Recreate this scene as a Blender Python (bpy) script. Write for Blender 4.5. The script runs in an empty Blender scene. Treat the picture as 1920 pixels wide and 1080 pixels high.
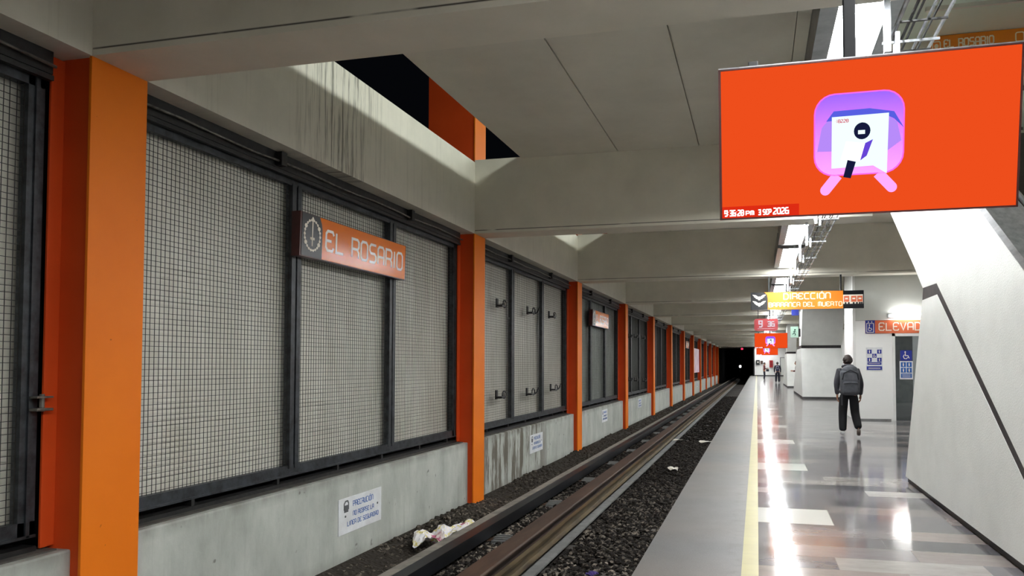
import bpy, bmesh, math, random
from mathutils import Vector, Matrix
random.seed(7)
C = bpy.context.scene.collection
PI = math.pi

# ------------------------------------------------------------------ camera, world, exposure
cam_d = bpy.data.cameras.new('camera'); cam = bpy.data.objects.new('camera', cam_d); C.objects.link(cam)
cam.location = (0, 0, 1.5)
cam.rotation_euler = (PI/2 + math.atan(47/1370), 0, math.atan(329/1370))
cam_d.sensor_width = 36; cam_d.lens = 1370/1920*36
cam_d.shift_x = -130/1920; cam_d.shift_y = 97/1920
cam_d.clip_start = .05; cam_d.clip_end = 400
bpy.context.scene.camera = cam
w = bpy.data.worlds.new('night'); bpy.context.scene.world = w; w.use_nodes = True
w.node_tree.nodes['Background'].inputs[0].default_value = (.03, .035, .05, 1)
w.node_tree.nodes['Background'].inputs[1].default_value = .05
vs = bpy.context.scene.view_settings
vs.view_transform = 'Standard'; vs.look = 'None'; vs.exposure = 0; vs.gamma = 1
LAMP = 66.0      # radiance of the platform ceiling lamps
HALL = 36.0      # radiance of the lamps in the hall above the ceiling

# ------------------------------------------------------------------ materials
def S(v):        # sRGB 0-255 to linear
    return tuple(((c/255)/12.92 if c/255 <= .04045 else ((c/255+.055)/1.055)**2.4) for c in v) + (1,)
class NT:
    def __init__(s, name):
        s.m = bpy.data.materials.new(name); s.m.use_nodes = True; s.t = s.m.node_tree
        s.b = s.t.nodes['Principled BSDF']; s.geo = None
    def n(s, typ, **kw):
        o = s.t.nodes.new(typ)
        for k, v in kw.items(): setattr(o, k, v)
        return o
    def l(s, a, b): s.t.links.new(a, b)
    def pos(s):
        if not s.geo: s.geo = s.n('ShaderNodeNewGeometry')
        return s.geo.outputs['Position']
    def xyz(s):
        if not hasattr(s, 'sep'):
            s.sep = s.n('ShaderNodeSeparateXYZ'); s.l(s.pos(), s.sep.inputs[0])
        return s.sep.outputs
    def noise(s, scale, stretch=(1,1,1), detail=4, rough=.6):
        mp = s.n('ShaderNodeMapping'); mp.inputs['Scale'].default_value = stretch; s.l(s.pos(), mp.inputs[0])
        no = s.n('ShaderNodeTexNoise'); no.inputs['Scale'].default_value = scale
        no.inputs['Detail'].default_value = detail; no.inputs['Roughness'].default_value = rough
        s.l(mp.outputs[0], no.inputs['Vector']); return no.outputs['Fac']
    def ramp(s, fac, a, b, ca=(0,0,0,1), cb=(1,1,1,1)):
        r = s.n('ShaderNodeValToRGB'); e = r.color_ramp.elements
        e[0].position = a; e[0].color = ca; e[1].position = b; e[1].color = cb
        s.l(fac, r.inputs[0]); return r.outputs[0]
    def math(s, op, a, b=None, c=None):
        m = s.n('ShaderNodeMath', operation=op)
        for i, v in enumerate((a, b, c)):
            if v is None: continue
            if isinstance(v, (int, float)): m.inputs[i].default_value = v
            else: s.l(v, m.inputs[i])
        return m.outputs[0]
    def mix(s, fac, a, b, typ='MIX'):
        m = s.n('ShaderNodeMix', data_type='RGBA', blend_type=typ)
        for i, v in ((0, fac), (6, a), (7, b)):
            if isinstance(v, (int, float)): m.inputs[i].default_value = v
            elif isinstance(v, tuple): m.inputs[i].default_value = v
            else: s.l(v, m.inputs[i])
        return m.outputs[2]
    def window(s, v, lo, hi, soft=.05):     # 1 inside lo..hi
        a = s.n('ShaderNodeMapRange'); a.inputs[1].default_value = lo-soft; a.inputs[2].default_value = lo+soft; s.l(v, a.inputs[0])
        b = s.n('ShaderNodeMapRange'); b.inputs[1].default_value = hi-soft; b.inputs[2].default_value = hi+soft
        b.inputs[3].default_value = 1; b.inputs[4].default_value = 0; s.l(v, b.inputs[0])
        return s.math('MULTIPLY', a.outputs[0], b.outputs[0])
    def bump(s, h, strength, dist=.01):
        b = s.n('ShaderNodeBump'); b.inputs['Strength'].default_value = strength; b.inputs['Distance'].default_value = dist
        s.l(h, b.inputs['Height']); s.l(b.outputs[0], s.b.inputs['Normal'])
    def col(s, v):
        if isinstance(v, tuple): s.b.inputs['Base Color'].default_value = v
        else: s.l(v, s.b.inputs['Base Color'])

def mat(name, c1, c2=None, rough=.6, metal=0, scale=6, stretch=(1,1,1), bump=0, bscale=60, bdist=.004, spec=.5, coat=0):
    t = NT(name); t.b.inputs['Roughness'].default_value = rough; t.b.inputs['Metallic'].default_value = metal
    t.b.inputs['Specular IOR Level'].default_value = spec; t.b.inputs['Coat Weight'].default_value = coat
    t.b.inputs['Coat Roughness'].default_value = .08
    c2 = c2 or tuple(int(x*.88) for x in c1)
    t.col(t.ramp(t.noise(scale, stretch), .35, .7, S(c1), S(c2)))
    if bump: t.bump(t.noise(bscale, detail=3), bump, bdist)
    return t.m
def emit(name, c, k, lin=False):
    t = NT(name); t.b.inputs['Base Color'].default_value = (0,0,0,1); t.b.inputs['Specular IOR Level'].default_value = 0
    t.b.inputs['Emission Color'].default_value = c if lin else S(c); t.b.inputs['Emission Strength'].default_value = k
    return t.m

M = {}
# painted concrete of the ceiling beams: faint blotches, a dirt joint near the lower edge, run-off stains
def beam_mat():
    t = NT('painted_concrete'); t.b.inputs['Roughness'].default_value = .55
    base = t.ramp(t.noise(1.3, (1,1,1), 5), .3, .75, S((224,219,204)), S((206,202,187)))
    X, Y, Z = t.xyz()
    joint = t.window(Z, 3.933, 3.945, .005)
    joint = t.math('MULTIPLY', joint, t.ramp(t.noise(1.6, (1,.2,.01), 3), .34, .46))
    joint = t.math('MULTIPLY', joint, t.window(X, -4.965, 99, .002))
    st = t.noise(16, (0,1,.04), 4, .75)
    m1 = t.window(Y, 7.35, 8.75, .45); m2 = t.window(X, -5.2, -4.93, .02)
    streak = t.math('MULTIPLY', t.math('MULTIPLY', t.ramp(st, .5, .6), m1), m2)
    st2 = t.noise(14, (0,1,.03), 3, .7)
    fine = t.math('MULTIPLY', t.math('MULTIPLY', t.ramp(st2, .55, .75), m2), .2)
    c = t.mix(joint, base, S((44,38,30)))
    c = t.mix(t.math('MULTIPLY', streak, .75), c, S((58,54,34)))
    c = t.mix(fine, c, S((125,120,104)))
    t.col(c); t.bump(t.noise(40), .15, .004); return t.m
M['beam'] = beam_mat()
def ceil_mat():
    t = NT('ceiling_paint'); t.b.inputs['Roughness'].default_value = .55
    t.col(t.ramp(t.noise(1.1, (1,1,1), 5), .3, .75, S((216,212,198)), S((200,197,183))))
    t.bump(t.noise(50), .1, .003); return t.m
M['ceil'] = ceil_mat()
def plinth_mat():
    t = NT('raw_concrete'); t.b.inputs['Roughness'].default_value = .8
    base = t.ramp(t.noise(1.8, (1,1,.5), 6, .65), .3, .72, S((184,187,179)), S((146,149,141)))
    X, Y, Z = t.xyz()
    drip = t.math('MULTIPLY', t.ramp(t.noise(3.2, (0,1,.16), 5, .7), .47, .55), t.window(Y, 12.8, 17.4, .6))
    spots = t.ramp(t.noise(7, (1,1,1), 2), .70, .76)
    fine = t.ramp(t.noise(10, (0,1,.06), 4), .55, .75)
    low = t.math('MULTIPLY', t.window(Z, -1.4, -.98, .14), .6)
    lip = t.math('MULTIPLY', t.window(Z, .02, .3, .05), t.ramp(t.noise(4, (1,1,.3)), .3, .6))
    c = t.mix(t.math('MULTIPLY', drip, .85), base, S((74,62,46)))
    c = t.mix(t.math('MULTIPLY', spots, .7), c, S((88,86,78)))
    c = t.mix(t.math('MULTIPLY', fine, .25), c, S((110,110,104)))
    c = t.mix(low, c, S((95,92,84))); c = t.mix(t.math('MULTIPLY', lip, .45), c, S((92,88,80)))
    t.col(c); t.bump(t.noise(26), .35, .006); return t.m
M['plinth'] = plinth_mat()
M['dust'] = mat('dusty_ledge', (78,74,68), (50,48,46), .95, bump=.5)
def paint_mat(name, c1, c2, spots=True):
    t = NT(name); t.b.inputs['Roughness'].default_value = .5; t.b.inputs['Specular IOR Level'].default_value = .18
    base = t.ramp(t.noise(1.2), .3, .7, S(c1), S(c2))
    sp = t.ramp(t.noise(22, (1,1,1), 1), .80, .84)
    t.col(t.mix(t.math('MULTIPLY', sp, .6), base, S((110,55,20)))); t.bump(t.noise(70), .06, .002); return t.m
M['orange'] = paint_mat('orange_enamel', (226,118,24), (218,110,19))
M['orange_shaded'] = paint_mat('shaded_orange_enamel', (206,76,30), (194,68,25))  # same orange paint, side-face shade put into the colour: redder and darker
M['frame'] = mat('screen_frame_steel', (60,64,68), (24,25,27), .45, .3, scale=9, bump=.3, bscale=30)
M['framedark'] = mat('grimy_steel', (38,37,36), (18,18,18), .5, .2, scale=12, bump=.5, bscale=30)
M['wire'] = mat('mesh_wire', (44,43,40), (30,29,27), .5, .3)
M['conduit'] = mat('conduit', (120,116,108), (60,58,54), .35, .5, scale=14)
def sheet_mat(name, c1, c2):
    t = NT(name); t.b.inputs['Roughness'].default_value = .42
    t.col(t.ramp(t.noise(1.5, (1,1.2,.4), 5, .65), .3, .75, S(c1), S(c2)))
    t.bump(t.noise(12, (0,1,.02), 2), .35, .02); return t.m
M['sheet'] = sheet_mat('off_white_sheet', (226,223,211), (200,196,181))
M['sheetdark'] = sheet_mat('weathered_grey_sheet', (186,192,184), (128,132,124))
M['black'] = mat('black_plastic', (16,16,17), (10,10,11), .45)
M['blackmatte'] = mat('dark_void_lining', (8,8,9), (4,4,5), .95)
M['steelbar'] = mat('guide_bar_steel', (36,39,44), (20,21,24), .38, .7, scale=5, stretch=(1,.3,1))
M['greytop'] = mat('dusty_cable_cover', (128,122,112), (92,88,80), .8, scale=5, bump=.3)
M['rust'] = mat('rusty_steel', (84,66,54), (56,44,38), .5, .4, scale=8, stretch=(1,.2,1), bump=.2)
M['railgold'] = mat('worn_rail', (118,102,72), (64,54,42), .35, .6, scale=6, stretch=(1,.3,1))
M['railpad'] = mat('grey_rail_plate', (112,112,110), (84,84,82), .6)
def stone_mat(name, dark):
    t = NT(name); t.b.inputs['Roughness'].default_value = .9; t.b.inputs['Specular IOR Level'].default_value = .12
    v = t.n('ShaderNodeTexVoronoi'); v.inputs['Scale'].default_value = 22; t.l(t.pos(), v.inputs['Vector'])
    sep = t.n('ShaderNodeSeparateColor'); t.l(v.outputs['Color'], sep.inputs[0])
    r = t.n('ShaderNodeValToRGB'); e = r.color_ramp.elements
    e[0].position = .25; e[0].color = S((24,21,19) if not dark else (18,16,14))
    e[1].position = .97; e[1].color = S((146,136,123) if not dark else (50,45,39))
    m = r.color_ramp.elements.new(.7); m.color = S((46,42,38) if not dark else (30,26,23))
    t.l(sep.outputs[0], r.inputs[0])
    X, Y, Z = t.xyz()
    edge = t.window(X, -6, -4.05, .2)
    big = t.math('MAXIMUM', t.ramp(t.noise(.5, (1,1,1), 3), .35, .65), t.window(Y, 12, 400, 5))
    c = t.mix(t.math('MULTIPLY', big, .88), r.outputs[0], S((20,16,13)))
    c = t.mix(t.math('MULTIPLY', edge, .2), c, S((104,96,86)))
    t.col(c)
    if dark: t.bump(v.outputs['Distance'], 1, .03)
    return t.m
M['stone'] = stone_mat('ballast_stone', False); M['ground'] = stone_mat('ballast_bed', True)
M['sleeper'] = mat('oily_wood_sleeper', (62,56,50), (38,34,30), .7, scale=9, stretch=(.3,3,1), bump=.3)
def edge_mat():
    t = NT('platform_edge_stone'); t.b.inputs['Roughness'].default_value = .5
    b = t.ramp(t.noise(3, (1,1,1), 6, .7), .3, .75, S((80,79,78)), S((65,64,63)))
    sp = t.ramp(t.noise(90, (1,1,1), 2), .45, .7)
    X, Y, Z = t.xyz()
    j = t.window(t.math('PINGPONG', Y, 1.0), 0, .006, .004)
    chip = t.math('MULTIPLY', t.window(X, -.25, -.12, .03), t.ramp(t.noise(6, (1,1,1), 5), .5, .62))
    c = t.mix(t.math('MULTIPLY', sp, .25), b, S((120,118,115)))
    big = t.ramp(t.noise(.35, (.2,1,1), 2), .4, .6); c = t.mix(t.math('MULTIPLY', big, .25), c, S((110,97,84)))
    c = t.mix(t.math('MULTIPLY', chip, .5), c, S((66,60,54)))
    t.col(c); t.bump(sp, .12, .003); return t.m
M['edge'] = edge_mat()
def yellow_mat():
    t = NT('yellow_tile'); t.b.inputs['Roughness'].default_value = .4
    X, Y, Z = t.xyz()
    j = t.window(t.math('PINGPONG', Y, .15), -.01, .006, .004)
    b = t.ramp(t.noise(3), .3, .7, S((140,130,72)), S((129,120,65)))
    t.col(t.mix(t.math('MULTIPLY', j, .5), b, S((110,104,70)))); return t.m
M['yellow'] = yellow_mat()
# glossy stone floor: 0.36 m courses across the platform, random greys, a pale slab every 3.6 m beside the line
def floor_mat():
    t = NT('polished_stone_floor')
    X, Y, Z = t.xyz()
    row = t.math('FLOOR', t.math('DIVIDE', t.math('ADD', Y, .07), .36))
    rn = t.n('ShaderNodeTexWhiteNoise', noise_dimensions='1D'); t.l(row, rn.inputs['W'])
    xs = t.math('DIVIDE', t.math('ADD', X, t.math('MULTIPLY', rn.outputs['Value'], 1.1)), 1.05)
    colx = t.math('FLOOR', xs)
    cb = t.n('ShaderNodeCombineXYZ'); t.l(row, cb.inputs[0]); t.l(colx, cb.inputs[1])
    cn = t.n('ShaderNodeTexWhiteNoise', noise_dimensions='2D'); t.l(cb.outputs[0], cn.inputs['Vector'])
    r = t.n('ShaderNodeValToRGB'); e = r.color_ramp.elements
    e[0].position = 0; e[0].color = S((78,77,80)); e[1].position = 1; e[1].color = S((168,165,160))
    a = e.new(.5); a.color = S((112,109,112)); b = e.new(.86); b.color = S((138,128,122)); b2 = e.new(.93); b2.color = S((148,144,140))
    t.l(cn.outputs['Value'], r.inputs[0])
    vein = t.ramp(t.noise(2.5, (1,2.5,1), 7, .7), .4, .7)
    c = t.mix(t.math('MULTIPLY', vein, .35), r.outputs[0], S((92,84,82)))
    jy = t.window(t.math('FRACT', t.math('DIVIDE', t.math('ADD', Y, .07), .36)), -.01, .012, .008)
    jx = t.window(t.math('FRACT', xs), -.01, .004, .003)
    c = t.mix(t.math('MULTIPLY', t.math('MAXIMUM', jy, jx), .35), c, S((62,60,58)))
    fr = t.math('FLOORED_MODULO', t.math('SUBTRACT', Y, 7.22), 3.62)
    pale = t.math('MULTIPLY', t.window(fr, .02, .76, .006), t.window(X, -.02, .69, .004))
    c = t.mix(pale, c, S((186,184,178)))
    t.col(c)
    rr = t.n('ShaderNodeMapRange'); rr.inputs[3].default_value = .05; rr.inputs[4].default_value = .17
    t.l(t.noise(1.6, (1,2,1), 5), rr.inputs[0]); t.l(rr.outputs[0], t.b.inputs['Roughness'])
    t.b.inputs['Specular IOR Level'].default_value = .6
    h = t.math('ADD', t.math('MULTIPLY', cn.outputs['Value'], .5), t.noise(1.5, (1,1,1), 2))
    t.bump(h, .1, .01); return t.m
M['floor'] = floor_mat()
M['plaster'] = mat('white_textured_plaster', (222,223,218), (212,213,208), .5, scale=2, bump=.5, bscale=70, bdist=.006)
M['cap'] = mat('dark_grey_base', (52,52,52), (34,34,34), .5)
M['joint'] = mat('dark_recess_joint', (48,44,46), (22,20,22), .5, scale=12)
M['panel'] = mat('pale_wall_panel', (244,244,241), (238,238,235), .38, scale=1)
M['glosspanel'] = mat('glossy_pale_panel', (226,228,222), (218,220,214), .2, .2, scale=1)
M['palegreen'] = mat('pale_green_gloss_ceiling', (236,246,228), (228,240,220), .25, .1, scale=1)
M['white'] = mat('white_enamel', (235,235,232), (226,226,222), .4)
M['metal'] = mat('brushed_metal', (190,192,194), (150,152,156), .28, .9, scale=20, stretch=(1,.1,1))
M['galv'] = mat('galvanised_tray', (196,200,204), (130,134,138), .3, .8, scale=12)
M['greymetal'] = mat('grey_lamp_housing', (128,130,130), (104,106,106), .45, .2)
M['lamp'] = emit('lamp_light', (.965, .99, 1.0, 1), LAMP, True)
M['hall'] = emit('hall_lamp_light', (.93, 1.0, .95, 1), HALL, True)
M['bulk'] = emit('bulkhead_light', (1, 1, .98, 1), 38, True)
M['sign'] = mat('orange_sign_face', (228,120,26), (220,110,22), .17, scale=.7, spec=.28)
M['signbrt'] = mat('orange_sign_panel', (240,140,26), (232,126,20), .4, scale=.7)
M['signdark'] = mat('black_sign_field', (22,23,28), (18,18,22), .3)
M['signframe'] = mat('dark_red_sign_edge', (70,24,20), (54,18,16), .35)
M['salmon'] = mat('salmon_sign_face', (228,118,78), (220,106,66), .4, scale=1)
M['ink'] = mat('white_lettering', (246,238,224), (240,230,214), .6, spec=.15)
M['signink'] = mat('sign_lettering_white', (255,250,240), (250,244,232), .17, spec=.28)
M['inkwarm'] = mat('cream_lettering', (255,244,214), (255,240,204), .6, spec=.1)
M['blue'] = mat('blue_print', (36,52,150), (30,44,138), .4)
M['blue2'] = mat('mid_blue_print', (30,96,176), (26,86,160), .4)
M['bluetext'] = mat('faded_blue_lettering', (84,112,170), (110,134,180), .6)
M['plate'] = mat('white_notice_plate', (226,228,230), (206,206,206), .4, scale=4)
M['grey'] = mat('grey_print', (96,98,100), (80,82,84), .5)
M['scr_o'] = emit('screen_orange', (238,78,28), 1.0)
M['scr_r'] = emit('screen_red_band', (222,44,20), 1.0)
M['scr_w'] = emit('screen_white', (255,255,255), 1.6)
M['scr_sq'] = emit('screen_pale_square', (232,255,255), 1.15)
M['scr_pink'] = emit('screen_pink_edge', (252,110,236), 1.0)
M['scr_foot'] = emit('screen_light_pink', (255,168,246), 1.1)
M['scr_k'] = emit('screen_dark', (22,26,60), 1.0)
M['scr_v'] = emit('screen_violet', (104,70,214), 1.0)
M['scr_b'] = emit('screen_blue', (88,96,226), 1.0)
M['scr_l'] = emit('screen_lilac', (184,140,250), 1.0)
M['scr_t'] = emit('screen_tag_red', (214,60,90), 1.0)
def screen_grad(z0, z1):
    t = NT('screen_purple_gradient'); t.b.inputs['Base Color'].default_value = (0,0,0,1)
    X, Y, Z = t.xyz(); mr = t.n('ShaderNodeMapRange'); mr.inputs[1].default_value = z0; mr.inputs[2].default_value = z1
    t.l(Z, mr.inputs[0]); r = t.n('ShaderNodeValToRGB'); e = r.color_ramp.elements
    e[0].position = 0; e[0].color = S((250,160,250)); e[1].position = 1; e[1].color = S((132,60,246))
    a = e.new(.6); a.color = S((216,110,250)); t.l(mr.outputs[0], r.inputs[0])
    t.l(r.outputs[0], t.b.inputs['Emission Color']); t.b.inputs['Emission Strength'].default_value = 1.05; return t.m
M['clockred'] = mat('dark_red_clock_case', (142,26,32), (120,20,26), .35)
M['clockdig'] = emit('clock_digits', (240,225,235), .9)
M['red'] = mat('red_enamel', (170,28,30), (150,22,24), .4)
M['glass'] = None
def glass_mat():
    t = NT('smoky_glass'); t.b.inputs['Base Color'].default_value = (.55,.6,.6,1); t.b.inputs['Roughness'].default_value = .03
    t.b.inputs['Transmission Weight'].default_value = 1; t.b.inputs['IOR'].default_value = 1.3; return t.m
M['glass'] = glass_mat()
M['exit'] = mat('pale_green_sign', (190,226,206), (180,216,196), .4)
M['greendark'] = mat('dark_green_print', (30,84,60), (24,70,50), .4)
M['poster'] = mat('white_pink_poster', (228,206,214), (190,150,170), .5, scale=1.5)
def paper_mat():
    t = NT('printed_newspaper'); t.b.inputs['Roughness'].default_value = .7
    n = t.noise(3.6, (1,1,1), 3); r = t.n('ShaderNodeValToRGB'); e = r.color_ramp.elements
    e[0].position = .36; e[0].color = S((168,84,112)); e[1].position = .68; e[1].color = S((222,222,224))
    for p, c in ((.42,(222,214,206)), (.5,(206,204,214)), (.54,(206,192,96)), (.58,(224,220,216))):
        q = e.new(p); q.color = S(c)
    t.l(n, r.inputs[0]); t.col(r.outputs[0]); return t.m
M['paper'] = paper_mat()
M['skin'] = mat('skin', (168,118,90), (156,106,80), .5)
M['hair'] = mat('dark_brown_hair', (52,38,32), (34,26,22), .6, scale=40, stretch=(1,1,.2), bump=.5)
M['jacket'] = mat('charcoal_jacket', (64,64,70), (46,46,52), .8, scale=5, bump=.3, bscale=20)
M['trousers'] = mat('black_trousers', (16,17,22), (12,12,16), .85)
M['pack'] = mat('grey_backpack_cloth', (84,86,92), (62,64,70), .75, scale=8, bump=.3, bscale=40)
M['packdark'] = mat('dark_backpack_trim', (40,42,48), (30,31,36), .7)
M['shoe'] = mat('white_shoe', (214,214,212), (190,190,190), .6)
M['sole'] = mat('brown_grey_shoe', (120,106,98), (84,74,68), .7)
M['navy'] = mat('navy_cloth', (24,28,46), (18,20,34), .8)
M['navypack'] = mat('navy_backpack', (48,56,86), (36,42,68), .7)
M['maroon'] = mat('maroon_cloth', (96,34,34), (76,26,26), .8)
M['pinkcloth'] = mat('pale_pink_cloth', (206,168,160), (186,146,140), .8)
M['litter'] = mat('white_litter', (210,206,196), (170,164,150), .8)
M['purplelit'] = mat('purple_litter', (60,40,110), (44,30,84), .7)
M['insul'] = mat('brown_insulator', (70,48,34), (50,34,26), .45)

# ------------------------------------------------------------------ mesh building
class MB:
    def __init__(s): s.v = []; s.f = []
    def add(s, vs, fs):
        k = len(s.v); s.v += [tuple(p) for p in vs]; s.f += [tuple(i+k for i in f) for f in fs]; return s
    def box(s, x0, x1, y0, y1, z0, z1):
        vs = [(x,y,z) for x in (x0,x1) for y in (y0,y1) for z in (z0,z1)]
        return s.add(vs, [(0,1,3,2),(4,6,7,5),(0,4,5,1),(2,3,7,6),(0,2,6,4),(1,5,7,3)])
    def bbox(s, x0, x1, y0, y1, z0, z1, b=.01):     # box with chamfered edges
        bm = bmesh.new(); bmesh.ops.create_cube(bm, size=1)
        for v in bm.verts: v.co = Vector(((x0+x1)/2+v.co.x*(x1-x0), (y0+y1)/2+v.co.y*(y1-y0), (z0+z1)/2+v.co.z*(z1-z0)))
        bmesh.ops.bevel(bm, geom=list(bm.edges), offset=b, segments=2, affect='EDGES', profile=.6)
        bm.verts.index_update(); s.add([v.co[:] for v in bm.verts], [[v.index for v in f.verts] for f in bm.faces]); bm.free(); return s
    def prism(s, pts, axis, a0, a1):                 # polygon extruded along an axis; pts = the two other coords
        n = len(pts)
        def P(p, a): return {'x': (a,p[0],p[1]), 'y': (p[0],a,p[1]), 'z': (p[0],p[1],a)}[axis]
        vs = [P(p,a0) for p in pts]+[P(p,a1) for p in pts]
        return s.add(vs, [tuple(range(n))[::-1], tuple(range(n,2*n))]+[(i,(i+1)%n,n+(i+1)%n,n+i) for i in range(n)])
    def tube(s, pts, r, n=8, caps=True):
        pts = [Vector(p) for p in pts]; rings = []
        rs = r if isinstance(r, (list,tuple)) else [r]*len(pts)
        for i, p in enumerate(pts):
            d = (pts[min(i+1,len(pts)-1)]-pts[max(i-1,0)]).normalized()
            u = d.cross(Vector((0,0,1))); 
            if u.length < .05: u = d.cross(Vector((1,0,0)))
            u.normalize(); v = d.cross(u)
            rings.append([p+(u*math.cos(a)+v*math.sin(a))*rs[i] for a in [2*PI*k/n for k in range(n)]])
        k = 0; vs = [q for r_ in rings for q in r_]; fs = []
        for i in range(len(pts)-1):
            for j in range(n): fs.append((i*n+j, i*n+(j+1)%n, (i+1)*n+(j+1)%n, (i+1)*n+j))
        if caps: fs += [tuple(range(n))[::-1], tuple(range((len(pts)-1)*n, len(pts)*n))]
        return s.add(vs, fs)
    def ell(s, c, r, nu=12, nv=8, R=None):
        vs = []; fs = []
        for i in range(nv+1):
            th = PI*i/nv
            for j in range(nu):
                ph = 2*PI*j/nu; p = Vector((r[0]*math.sin(th)*math.cos(ph), r[1]*math.sin(th)*math.sin(ph), r[2]*math.cos(th)))
                if R: p = R @ p
                vs.append((c[0]+p.x, c[1]+p.y, c[2]+p.z))
        for i in range(nv):
            for j in range(nu): fs.append((i*nu+j, (i+1)*nu+j, (i+1)*nu+(j+1)%nu, i*nu+(j+1)%nu))
        return s.add(vs, fs)
def wloc(o):
    v = Vector((0,0,0))
    while o: v = v+o.location; o = o.parent
    return v
def build(mb, name, m, parent=None, smooth=False, origin=None):
    me = bpy.data.meshes.new(name)
    if parent is not None: off = wloc(parent)
    elif origin is not None: off = Vector(origin)
    else:
        xs, ys, zs = zip(*mb.v); off = Vector(((min(xs)+max(xs))/2, (min(ys)+max(ys))/2, min(zs)))
    me.from_pydata([(x-off.x, y-off.y, z-off.z) for x,y,z in mb.v], [], mb.f)
    bm = bmesh.new(); bm.from_mesh(me); bmesh.ops.recalc_face_normals(bm, faces=bm.faces); bm.to_mesh(me); bm.free()
    me.materials.append(m if not isinstance(m, str) else M[m])
    if smooth: me.polygons.foreach_set('use_smooth', [True]*len(me.polygons))
    o = bpy.data.objects.new(name, me); C.objects.link(o)
    if parent is not None: o.parent = parent
    else: o.location = off
    return o
def tag(o, label, cat, group=None, kind=None):
    o['label'] = label; o['category'] = cat
    if group: o['group'] = group
    if kind: o['kind'] = kind
    return o
def thing(name, label, cat, loc, group=None):
    o = bpy.data.objects.new(name, None); C.objects.link(o); o.location = loc; o.empty_display_size = .2
    return tag(o, label, cat, group)
def struct(mb, name, m, parent=None):
    o = build(mb, name, m, parent); 
    if parent is None: o['kind'] = 'structure'
    return o
def dup(root, loc, label=None, group=None):
    r = root.copy(); C.objects.link(r); r.location = loc
    if label: r['label'] = label
    if group: r['group'] = group
    for ch in list(root.children):
        c = ch.copy(); C.objects.link(c); c.parent = r
        for g in ch.children:
            d = g.copy(); C.objects.link(d); d.parent = c
    return r

# ------------------------------------------------------------------ lettering: single-stroke rounded-square letters
RR = [(.2,0),(.8,0),(1,.15),(1,.85),(.8,1),(.2,1),(0,.85),(0,.15),(.2,0)]
ARCH = [(0,0),(0,.85),(.2,1),(.8,1),(1,.85),(1,0)]
GL = {
 'A':[ARCH,[(0,.42),(1,.42)]], 'B':[[(0,0),(0,1),(.8,1),(.95,.88),(.95,.62),(.8,.52),(0,.52)],[(.8,.52),(1,.4),(1,.12),(.85,0),(0,0)]],
 'C':[[(1,1),(.2,1),(0,.85),(0,.15),(.2,0),(1,0)]], 'D':[[(0,0),(0,1),(.7,1),(1,.75),(1,.25),(.7,0),(0,0)]],
 'E':[[(1,.82),(.85,1),(.2,1),(0,.85),(0,.15),(.2,0),(.85,0),(1,.18)],[(0,.5),(.7,.5)]],
 'G':[[(1,1),(.2,1),(0,.85),(0,.15),(.2,0),(1,0),(1,.5),(.55,.5)]], 'H':[[(0,0),(0,1)],[(1,0),(1,1)],[(0,.5),(1,.5)]],
 'I':[[(.5,0),(.5,1)]], 'L':[[(0,1),(0,0),(1,0)]], 'M':[ARCH,[(.5,1),(.5,0)]], 'N':[ARCH], 'O':[RR],
 'P':[[(0,0),(0,1),(.8,1),(1,.85),(1,.6),(.8,.45),(0,.45)]], 'R':[[(0,0),(0,1),(.8,1),(1,.88),(1,.6),(.85,.46),(0,.46)],[(.75,.46),(1,.3),(1,0)]],
 'S':[[(1,1),(.2,1),(0,.86),(0,.64),(.2,.5),(.8,.5),(1,.36),(1,.14),(.8,0),(0,0)]], 'T':[[(0,1),(1,1)],[(.5,1),(.5,0)]],
 'U':[[(0,1),(0,.15),(.2,0),(.8,0),(1,.15),(1,1)]], 'V':[[(0,1),(.5,0),(1,1)]], 'Z':[[(0,1),(1,1),(0,0),(1,0)]],
 '0':[RR],'1':[[(.2,.8),(.5,1),(.5,0)]],'2':[[(0,1),(.8,1),(1,.85),(1,.62),(0,.2),(0,0),(1,0)]],'3':[[(0,1),(1,1),(1,0),(0,0)],[(.2,.5),(1,.5)]],
 '4':[[(0,1),(0,.45),(1,.45)],[(.8,1),(.8,0)]],'6':[[(1,1),(.2,1),(0,.85),(0,.1),(.2,0),(1,0),(1,.5),(0,.5)]],
 '8':[RR,[(0,.5),(1,.5)]],'9':[[(0,0),(.8,0),(1,.15),(1,1),(0,1),(0,.5),(1,.5)]],
 ':':[[(.5,.7),(.5,.74)],[(.5,.26),(.5,.3)]],'.':[[(.3,.45),(.7,.45)]],'/':[[(0,0),(1,1)]],
 'Ó':[RR,[(.4,1.15),(.7,1.35)]], 'Í':[[(.5,0),(.5,1)],[(.4,1.15),(.8,1.35)]] }
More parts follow.
